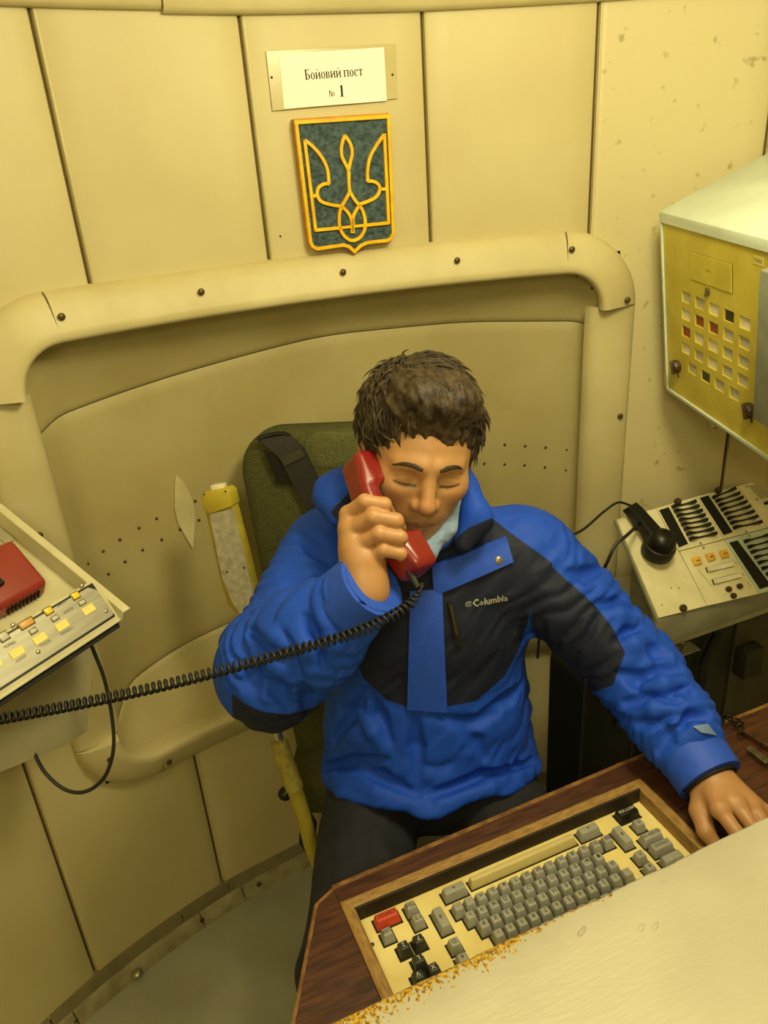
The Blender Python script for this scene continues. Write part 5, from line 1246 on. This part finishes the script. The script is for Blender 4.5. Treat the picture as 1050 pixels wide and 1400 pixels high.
def jbase(p):
    body = smax(jacket0(p), hemcut(p), .02)
    f = smin(body, sleeveR(p), .028); f = smin(f, sleeveL(p), .03)
    f = smin(f, hoodf(p), .035); f = smin(f, lapel(p), .012); f = smin(f, collar(p), .010)
    return f
def jnoise(p):
    a = vnoise(p * np.array([16, 16, 9], f32) + np.array([3, 1, 2], f32)); b = vnoise(p * np.array([34, 30, 15], f32)); c = vnoise((p @ np.array([[.7, .0, .7], [0, 1, 0], [-.7, 0, .7]], f32)) * np.array([60, 40, 16], f32))
    return .008 * a + .003 * b + .004 * (.5 - np.abs(c) * 2)
def crumple(p, A_, B_, C_, seed, am):
    out = np.zeros(len(p), f32)
    for a, b, w0, w1, fr in ((A_, B_, .25, 1.0, 8.0), (B_, C_, 1.0, .35, 9.0)):
        a = np.asarray(a, f32); d = np.asarray(b, f32) - a; t = (p - a) @ d / float(d @ d); rr = p - a - np.clip(t, 0, 1)[:, None] * d; dist = np.linalg.norm(rr, axis=1)
        m_ = (t > -.1) & (t < 1.1) & (dist < .11)
        if not m_.any(): continue
        q = p[m_]; tt = t[m_]; ph = tt * fr + 3.2 * vnoise(q * 9 + seed) + 1.2 * vnoise(q * 21 + seed)
        wv = np.abs(ph - np.floor(ph) - .5) * 2; wv = 1 - (1 - wv)**2          # sharp valleys, round crests
        am_ = .35 + 1.1 * np.clip(vnoise(q * 7 + seed + 5) + .35, 0, 1)
        out[m_] = np.maximum(out[m_], am * wv * am_ * (w0 + (w1 - w0) * np.clip(tt, 0, 1)) * sm(tt, -.1, .15) * sm(-tt, -1.1, -.9))
    return out
def tcrumple(p):
    out = np.zeros(len(p), f32); m_ = (p[:, 2] < .93) & (np.abs(p[:, 0] - .055) < .26)
    if not m_.any(): return out
    q = p[m_]; x = q[:, 0] - .055; ph = q[:, 2] * 15 - np.abs(x) * 7 + 3.0 * vnoise(q * 6.5 + 3) + 1.0 * vnoise(q * 17 + 1)
    wv = np.abs(ph - np.floor(ph) - .5) * 2; wv = 1 - (1 - wv)**2
    out[m_] = .0095 * wv * (.25 + 1.2 * np.clip(vnoise(q * 6 + 11) + .30, 0, 1)) * sm(.93 - q[:, 2], 0, .10); return out
def jacket_f(p):
    f = jbase(p) - jnoise(p) - tcrumple(p) - crumple(p, SHR, ELR, WRR, 2.0, .0115) - crumple(p, SHL, ELL_, WRL, 9.0, .0125)
    for pts, r, k, sgn, lo_, hi_ in FOLDS:
        m_ = ((p > lo_) & (p < hi_)).all(1)
        if not m_.any(): continue
        q = p[m_]; c = chain(q, pts, [r * .4] + [r] * (len(pts) - 2) + [r * .4], .004)
        f[m_] = smin(f[m_], c, k) if sgn > 0 else smax(f[m_], -c, k)
    # room for neck and wrists
    f = smax(f, -caps(p, WRR + (ELR - WRR) * .10, WRR + (WRR - ELR) * .4, .034), .006)
    f = smax(f, -caps(p, WRL + (ELL_ - WRL) * .14, WRL + (WRL - ELL_) * .4, .036), .006)
    return f
FQ_ = []
def fold(pts, r=.010, sgn=-1, k=None, inset=.45): FQ_.append((pts, r, sgn, k, inset))
def bake_folds():
    allp = [p for q in FQ_ for p in q[0]]; Ph = hits(lambda p: jbase(p) - jnoise(p), allp); Gh = grad(jbase, np.nan_to_num(Ph)); i = 0
    for pts, r, sgn, k, inset in FQ_:
        n = len(pts); P, G = Ph[i:i + n], Gh[i:i + n]; i += n
        if np.isnan(P).any() or np.abs(np.diff(proj(P)[:, 2])).max() > .09: continue
        P = [np.asarray(a + g * r * (inset if sgn < 0 else -inset), f32) for a, g in zip(P, G)]; lo_, hi_ = bb(np.array(P), r * 3 + .01)
        FOLDS.append((P, r, k or r * .55, sgn, lo_.astype(f32), hi_.astype(f32)))
A2 = lambda L: [(300 + x / 2.1, 640 + y / 2.1) for x, y in L]; A4 = lambda L: [(700 + x / 3, 740 + y / 3) for x, y in L]
for L in [[(300, 725), (345, 690), (400, 690)], [(430, 640), (460, 710), (490, 785)], [(300, 860), (390, 845), (480, 830)], [(380, 850), (470, 890), (560, 935)], [(600, 940), (750, 890), (900, 840)], [(690, 742), (740, 790), (760, 830)],
          [(820, 790), (870, 770), (905, 735)], [(640, 720), (720, 735), (800, 700)], [(330, 780), (390, 700), (420, 640)], [(760, 700), (830, 660), (865, 610)], [(560, 700), (566, 800), (570, 930)],
          [(100, 470), (150, 510), (190, 560)], [(180, 470), (215, 530), (230, 600)], [(250, 430), (285, 490), (300, 560)], [(330, 420), (370, 440), (400, 475)], [(190, 250), (240, 300), (290, 330)], [(230, 190), (275, 235), (315, 275)],
          [(150, 330), (200, 375), (255, 395)], [(120, 600), (170, 640), (200, 690)], [(240, 620), (260, 670), (255, 710)], [(330, 560), (350, 620), (340, 680)], [(80, 560), (100, 600), (110, 640)]]: fold(A2(L), .0150, inset=.16)
for L in [[(350, 262), (440, 262), (510, 300)], [(430, 405), (480, 380), (525, 345)], [(545, 555), (620, 535), (690, 525)], [(470, 665), (560, 650), (680, 665)], [(555, 425), (590, 450), (640, 470)], [(690, 770), (740, 735), (800, 715)],
          [(520, 750), (590, 720), (660, 710)], [(600, 860), (640, 800), (680, 790)], [(440, 540), (520, 570), (600, 560)], [(230, 130), (300, 140), (370, 110)], [(620, 620), (700, 600), (730, 640)]]: fold(A4(L), .0155, inset=.14)
for L in [[(360, 300), (440, 300), (500, 335)], [(440, 440), (500, 420), (560, 380)], [(540, 595), (620, 580), (700, 570)], [(500, 710), (580, 685), (670, 690)], [(690, 810), (760, 780), (820, 770)]]: fold(A4(L), .0150, +1, inset=.25)
for L in [[(110, 440), (160, 480), (205, 520)], [(210, 450), (250, 520), (265, 600)], [(290, 430), (325, 500), (325, 580)], [(170, 290), (230, 340), (280, 360)], [(330, 880), (450, 930), (560, 965)], [(640, 965), (780, 915), (900, 870)], [(400, 700), (440, 760), (480, 820)], [(780, 740), (840, 720), (890, 690)]]: fold(A2(L), .0150, +1, inset=.25)
bake_folds()
lo, hi = bb(np.array([SHR, SHL, ELR, ELL_, WRR, WRL, NB, TBE, (.05, 1.0, .60), (.05, 1.3, .6), hw(0, -.05, -.14)]), .11)
Vj, Qj = nets(jacket_f, lo, hi, .0040, margin=.016)
# navy panels: cut as pattern pieces, stored as a signed distance on the cloth
def pdist(P, poly):
    poly = np.array(poly, float); d = np.full(len(P), 1e9); ins = np.zeros(len(P), bool); n = len(poly)
    for i in range(n):
        a, b = poly[i], poly[(i + 1) % n]; e = b - a; w = P - a; t = np.clip((w @ e) / (e @ e), 0, 1); d = np.minimum(d, np.linalg.norm(w - t[:, None] * e, axis=1))
        c = ((a[1] <= P[:, 1]) & (b[1] > P[:, 1])) | ((b[1] <= P[:, 1]) & (a[1] > P[:, 1])); ins ^= c & (P[:, 0] < a[0] + (P[:, 1] - a[1]) / (b[1] - a[1] + 1e-12) * e[0])
    return np.where(ins, d, -d)
Vf = Vj.astype(f32); PX = proj(Vj)[:, :2]; Nj = grad(jbase, Vf); face_ = (Nj * nrm(-ray(590, 880))).sum(1)
dR, dL, dT = sleeveR(Vf), sleeveL(Vf), jacket0(Vf)
torso = (dT < dR + .004) & (dT < dL + .012)
chest = np.maximum(pdist(PX, [(452, 742), (500, 725), (552, 760), (566, 810), (562, 968), (528, 957), (497, 928), (480, 888), (472, 850), (445, 815), (440, 775)]),
                   pdist(PX, [(560, 800), (600, 755), (640, 722), (672, 708), (700, 730), (738, 757), (775, 785), (800, 815), (760, 835), (726, 835), (712, 882), (690, 925), (652, 958), (604, 968), (575, 968)]))
slv = pdist(PX, [(690, 728), (738, 760), (772, 790), (813, 827), (837, 857), (855, 893), (847, 913), (838, 937), (800, 950), (760, 900), (690, 840), (680, 740)])
elb = pdist(PX, [(316, 946), (334, 962), (360, 973), (395, 977), (432, 966), (440, 1010), (380, 1020), (320, 1000)])
nav = np.where(torso, chest, np.where(dL < dR, slv, elb)); nav = np.where(dL < dT - .03, slv, nav)
nav = np.where((face_ < -.15), -20, nav)
nav = np.where((hoodf(Vf) < .012) & (PX[:, 0] < 520), pdist(PX, [(452, 700), (478, 672), (500, 662), (505, 722), (470, 724)]), nav)
inner_side = (collar(Vf) < .004) & ((((Vf - NB) * Nj).sum(1)) < 0); nav = np.where(inner_side, 20, nav)
jm = bpy.data.materials.new('jacket_shell'); jm.use_nodes = True; nt = jm.node_tree; N = nt.nodes; Lk = nt.links; b = N['Principled BSDF']
at_ = N.new('ShaderNodeAttribute'); at_.attribute_name = 'navy'; mr = N.new('ShaderNodeMapRange'); mr.inputs[1].default_value = -.8; mr.inputs[2].default_value = .8; Lk.new(at_.outputs['Fac'], mr.inputs[0])
tc = N.new('ShaderNodeTexCoord'); n1 = N.new('ShaderNodeTexNoise'); n1.inputs['Scale'].default_value = 700; n1.inputs['Detail'].default_value = 2; Lk.new(tc.outputs['Object'], n1.inputs['Vector'])
cb = N.new('ShaderNodeMix'); cb.data_type = 'RGBA'; cb.inputs['A'].default_value = lin('#1742b4'); cb.inputs['B'].default_value = lin('#1f4fc4'); Lk.new(n1.outputs['Fac'], cb.inputs['Factor'])
cm = N.new('ShaderNodeMix'); cm.data_type = 'RGBA'; Lk.new(mr.outputs[0], cm.inputs['Factor']); Lk.new(cb.outputs['Result'], cm.inputs['A']); cm.inputs['B'].default_value = lin('#1c2134'); Lk.new(cm.outputs['Result'], b.inputs['Base Color'])
b.inputs['Roughness'].default_value = .62; b.inputs['Specular IOR Level'].default_value = .22
bp = N.new('ShaderNodeBump'); bp.inputs['Strength'].default_value = .12; bp.inputs['Distance'].default_value = .005; n2 = N.new('ShaderNodeTexNoise'); n2.inputs['Scale'].default_value = 38; n2.inputs['Detail'].default_value = 4; n2.inputs['Distortion'].default_value = .8
Lk.new(tc.outputs['Object'], n2.inputs['Vector']); Lk.new(n2.outputs['Fac'], bp.inputs['Height']); Lk.new(bp.outputs[0], b.inputs['Normal'])
jk = link('jacket', sdf_mesh('jacket', Vj, Qj, jm), man); fattr(jk.data, 'navy', nav)
jk['label'] = 'bright blue shell jacket with navy chest and sleeve panels'
M_jb = mat('jacket_blue_flap', '#2350c8', .6, var=.06, vs=60, bump=.12, bs=90); M_jn = mat('jacket_navy', '#1d2130', .65, var=.08)
# ---- pieces sewn on the jacket: drape a pixel-outlined patch on the cloth
jf_ = lambda p: jacket_f(np.asarray(p, f32))
def drape(c4, nu, nv, lift, thick, f=None):
    """bilinear patch over four corner pixels, laid on the cloth surface with thickness"""
    f = f or jf_; c = [np.array(x, float) for x in c4]; UV = [(i / (nu - 1), j / (nv - 1)) for i in range(nu) for j in range(nv)]
    PXs = np.array([(c[0] * (1 - u) + c[1] * u) * (1 - v) + (c[3] * (1 - u) + c[2] * u) * v for u, v in UV]); Ph = hits(f, PXs); dep = proj(Ph)[:, 2]
    U = np.array(UV); Aq = np.stack([np.ones(len(U)), U[:, 0], U[:, 1], U[:, 0]**2, U[:, 1]**2, U[:, 0] * U[:, 1], U[:, 0]**3, U[:, 1]**3], 1); ok = ~np.isnan(dep)
    for _ in range(3):
        cf = np.linalg.lstsq(Aq[ok], dep[ok], rcond=None)[0]; rs = dep - Aq @ cf; ok = ok & (np.abs(np.nan_to_num(rs, nan=9)) < max(.006, np.nanpercentile(np.abs(rs[ok]), 85)))
    fit = Aq @ cf; rs = (dep - fit)[ok]; fit = fit + min(0, np.percentile(rs, 12))
    P = np.array([atd(x, y, d) for (x, y), d in zip(PXs, fit)]).reshape(nu, nv, 3)
    du = np.gradient(P, axis=0); dv = np.gradient(P, axis=1); G = np.cross(du, dv); G /= np.linalg.norm(G, axis=2)[..., None] + 1e-12
    G *= np.sign(((CAM - P) * G).sum(2))[..., None]
    top_ = P + G * lift; bot_ = top_ - G * thick
    V = list(top_.reshape(-1, 3)) + list(bot_.reshape(-1, 3)); n = nu * nv; Fc = []
    for i in range(nu - 1):
        for j in range(nv - 1): a = i * nv + j; Fc.append((a, a + 1, a + nv + 1, a + nv)); Fc.append((n + a, n + a + nv, n + a + nv + 1, n + a + 1))
    rim = [i * nv for i in range(nu)] + [(nu - 1) * nv + j for j in range(1, nv)] + [i * nv + nv - 1 for i in range(nu - 2, -1, -1)] + [j for j in range(nv - 2, 0, -1)]
    for a, b_ in zip(rim, rim[1:] + rim[:1]): Fc.append((a, b_, n + b_, n + a))
    return V, Fc
obj('storm_flap', drape([(561, 808), (603, 806), (611, 972), (557, 968)], 8, 22, .0055, .006), M_jb, jk, smooth=True, angle=50)
fl = obj('collar_flap', drape([(590, 772), (690, 733), (701, 768), (594, 812)], 14, 8, .008, .007), M_jb, jk, smooth=True, angle=50)
P = hit(jf_, 680, 766); n_ = grad(jbase, P[None])[0]; obj('snap_button', lathe([(.0065, 0), (.0065, .003), (.004, .0045), (.001, .0048)], 14), mat('dull_snap', '#8d8468', .35, .6), fl, frame(P + n_ * .008, np.cross([0, 0, 1], n_), [0, 0, 1], n_), True)
obj('pocket_zip', drape([(611, 822), (617, 821), (632, 884), (625, 886)], 3, 12, .004, .004), M_blackm, jk, smooth=True)
P = hit(jf_, 616, 828); Q_ = hit(jf_, 624, 868); obj('zip_pull', tube([P - ray(616, 828) * .008, (P + Q_) / 2 - ray(620, 848) * .010, Q_ - ray(624, 868) * .007], [.003, .0022, .0032], 6), mat('olive_zip_pull', '#3c3a24', .5), jk, smooth=True)
# chest logo: woven mark and lettering
A, B = hit(jf_, 634, 827), hit(jf_, 694, 817); Nn = grad(jbase, ((A + B) / 2)[None])[0]; ex = nrm(B - A); FLg = frame((A + B) / 2 + Nn * .004, ex, np.cross(Nn, ex), nrm(np.cross(ex, np.cross(Nn, ex))))
t = text_mesh('Columbia', .0165, .0004); w = max(v[0] for v in t[0]) - min(v[0] for v in t[0]); Lw = np.linalg.norm(B - A)
def on_cloth(VF, F_):
    out = []
    for v in VF[0]:
        p = np.array(F_ @ Vector((v[0], v[1], v[2]))); d = float(jf_(p[None])[0]); out.append(p - Nn * (d - .0012))
    return out, VF[1]
M_thr = mat('silver_thread', '#a9a894', .5)
obj('chest_lettering', on_cloth(([(v[0] * Lw * .80 / w + Lw * .10, v[1], 0) for v in t[0]], t[1]), FLg), M_thr, jk)
dm = []
for k in range(4):
    for s in (-1, 1): dm.append(([(-Lw * .5 + .002 + k * .0028, s * .0006, 0), (-Lw * .5 + .0035 + k * .0028, s * .0006, 0), (-Lw * .5 + .0050 + k * .0028 - (.001 if s < 0 else 0), s * (.0055 - abs(k - 1.5) * .0012), 0), (-Lw * .5 + .0035 + k * .0028, s * (.0055 - abs(k - 1.5) * .0012), 0)], [(0, 1, 2, 3)]))
obj('chest_emblem', on_cloth(join(*dm), FLg), M_thr, jk)
obj('sleeve_tab', drape([(948, 994), (966, 990), (978, 1006), (958, 1002)], 5, 4, .003, .003), mat('grey_tab', '#6d87b5', .5), jk, smooth=True)
# cuffs
def cuff(W_, E_, r0, L_, f_=None): d = nrm(W_ - E_); return tube([W_ + d * t for t in (-.05 * L_, .3 * L_, .65 * L_, 1.0 * L_, 1.02 * L_, .7 * L_)], [r0 * 1.04, r0 * 1.03, r0 * 1.02, r0, r0 * .86, r0 * .82], 24, False)
obj('cuff', cuff(WRR - nrm(WRR - ELR) * .030, ELR, .050, .046), M_jb, jk, smooth=True, angle=50)
obj('cuff', cuff(WRL - nrm(WRL - ELL_) * .045, ELL_, .051, .050), M_jb, jk, smooth=True, angle=50)
obj('inner_cuff', cuff(WRL - nrm(WRL - ELL_) * .012, ELL_, .042, .022), M_blackm, jk, smooth=True, angle=50)
# ---- pale blue mask pulled under the chin
def mask_f(p):
    pts = [hw(-.050, -.085, .040), hw(-.020, -.118, .066), hw(.014, -.120, .070), hw(.046, -.088, .050), hw(.064, -.055, .020)]
    return smax(chain(p, pts, [.010, .015, .016, .014, .008], .02) - .003 * vnoise(p * np.array([90, 90, 160], f32)), -(head_f(p) + .002), .004)
lo, hi = bb(np.array([hw(-.06, -.12, .03), hw(.08, -.05, .08), hw(0, -.13, .07)]), .025)
Vm, Qm = nets(mask_f, lo, hi, .0028); link('face_mask', sdf_mesh('face_mask', Vm, Qm, mat('pale_blue_mask', '#8aa2c4', .8, var=.08, vs=120)), man)['label'] = 'pale blue face mask pulled down below the chin'
# ================================================================ TROUSERS AND SHOES
def trous_f(p):
    f = ell(p, HIP + np.array([.01, -.01, -.01]), (.185, .14, .11))
    for kx, an in KNEE:
        hp = HIP + np.array([.095 * np.sign(kx[0] - .06), -.03, .0]); f = smin(f, chain(p, [hp, kx, an], [.098, .076, .062], .02), .03)
    a = vnoise(p * np.array([22, 12, 22], f32)); return smax(f - .010 * a - .005 * vnoise(p * np.array([50, 26, 40], f32)), .085 - p[:, 2], .01)
lo, hi = bb(np.array([HIP] + [k[0] for k in KNEE] + [k[1] for k in KNEE]), .17)
Vt, Qt = nets(trous_f, lo, hi, .0065, margin=.016); link('trousers', sdf_mesh('trousers', Vt, Qt, mat('charcoal_trousers', '#24242a', .85, var=.15, vs=40, bump=.25, bs=350)), man)
for kx, an in KNEE:
    def shoe_f(p, an=an):
        f = caps(p, an + np.array([0, .02, -.045]), an + np.array([0, -.13, -.058]), .044, .038); f = smin(f, caps(p, an, an + np.array([0, 0, -.04]), .046, .044), .03); return smax(f, .002 - p[:, 2], .004)
    lo, hi = bb(np.array([an, an + np.array([0, -.17, -.10])]), .07); Vs, Qs = nets(shoe_f, lo, hi, .006); link('shoe', sdf_mesh('shoe', Vs, Qs, M_blackm), man)
# ================================================================ RED RECEIVER AND COILED CORD
E0, M0 = atd(490, 640, 1.060), atd(561, 771, 1.010); hax = nrm(M0 - E0)
tow = nrm(hw(0, -.03, .01) - (E0 + M0) / 2); tow = nrm(tow - hax * np.dot(tow, hax)); hsd = np.cross(hax, tow); AX = np.stack([hax, tow, hsd])
HL = np.linalg.norm(M0 - E0)
def rec_f(p):
    q = (p - ((E0 + M0) / 2).astype(f32)) @ AX.astype(f32).T; x, y, z = q[:, 0], q[:, 1], q[:, 2]
    y2 = y + .016 - .030 * (x / (HL / 2))**2 * .55
    d = np.stack([np.abs(x) - (HL / 2 + .012 - .010), np.abs(y2) - .013 + .009, np.abs(z) - .0215 + .009], 1); f = np.sqrt((np.maximum(d, 0)**2).sum(1)) + np.minimum(d.max(1), 0) - .010
    for s in (-1, 1):
        c = np.array([s * (HL / 2 - .012), .008, 0], f32); d = np.stack([np.abs(x - c[0]) - .019, np.abs(y - c[1]) - .012, np.abs(z) - .016], 1)
        f = smin(f, np.sqrt((np.maximum(d, 0)**2).sum(1)) + np.minimum(d.max(1), 0) - .008, .010)
    gr = np.maximum(np.abs(y + .004) - .0006, 0) ; return f
lo, hi = bb(np.array([E0, M0]), .05); Vr, Qr = nets(rec_f, lo, hi, .0018)
rc = empty('red_receiver', M0, 'glossy red telephone receiver held in the raised fist against the ear', 'receiver')
M_rd2 = mat('red_receiver_plastic', '#7c1b18', .28, var=.04, vs=30, spec=.5, coat=.2)
link('receiver_body', sdf_mesh('receiver_body', Vr, Qr, M_rd2), rc)
for c in (E0 + hax * .012, M0 - hax * .012): obj('ear_grille', lathe([(.018, 0), (.018, .003), (.012, .004)], 20), M_blackm, rc, frame(c + tow * .0265, hax, hsd, tow), True, 40)
bt = M0 + hax * .012 - tow * .008
obj('strain_relief', tube([bt - hax * .004, bt + hax * .012, bt + hax * .022], [.0052, .0046, .0034], 10), M_rubber, rc, smooth=True)
# coil
cp = [bt + hax * .020, atd(578, 800, 1.0), atd(560, 826, .985), atd(520, 850, .965), atd(470, 870, .95), atd(400, 890, .940), atd(320, 912, .935), atd(220, 938, .94), atd(110, 962, .945), atd(0, 983, .95), atd(-90, 1000, .955)]
CL = spline(cp, 240); seg = np.linalg.norm(np.diff(CL, axis=0), axis=1); sL = np.concatenate([[0], np.cumsum(seg)]); tot = sL[-1]
turns = int(tot / .0080); nS = turns * 11; ss_ = np.linspace(0, tot, nS); C_ = np.stack([np.interp(ss_, sL, CL[:, k]) for k in range(3)], 1)
T_ = np.gradient(C_, axis=0); T_ /= np.linalg.norm(T_, axis=1)[:, None]; X_ = np.cross(T_, [0, 0, 1.0]); X_ /= np.linalg.norm(X_, axis=1)[:, None]; Y_ = np.cross(T_, X_)
rad = .0056 * sm(ss_, .01, .05); an_ = ss_ / .0080 * 2 * math.pi
obj('coiled_cord', tube(C_ + rad[:, None] * (np.cos(an_)[:, None] * X_ + np.sin(an_)[:, None] * Y_), .0023, 6), M_rubber, rc, smooth=True, angle=80)
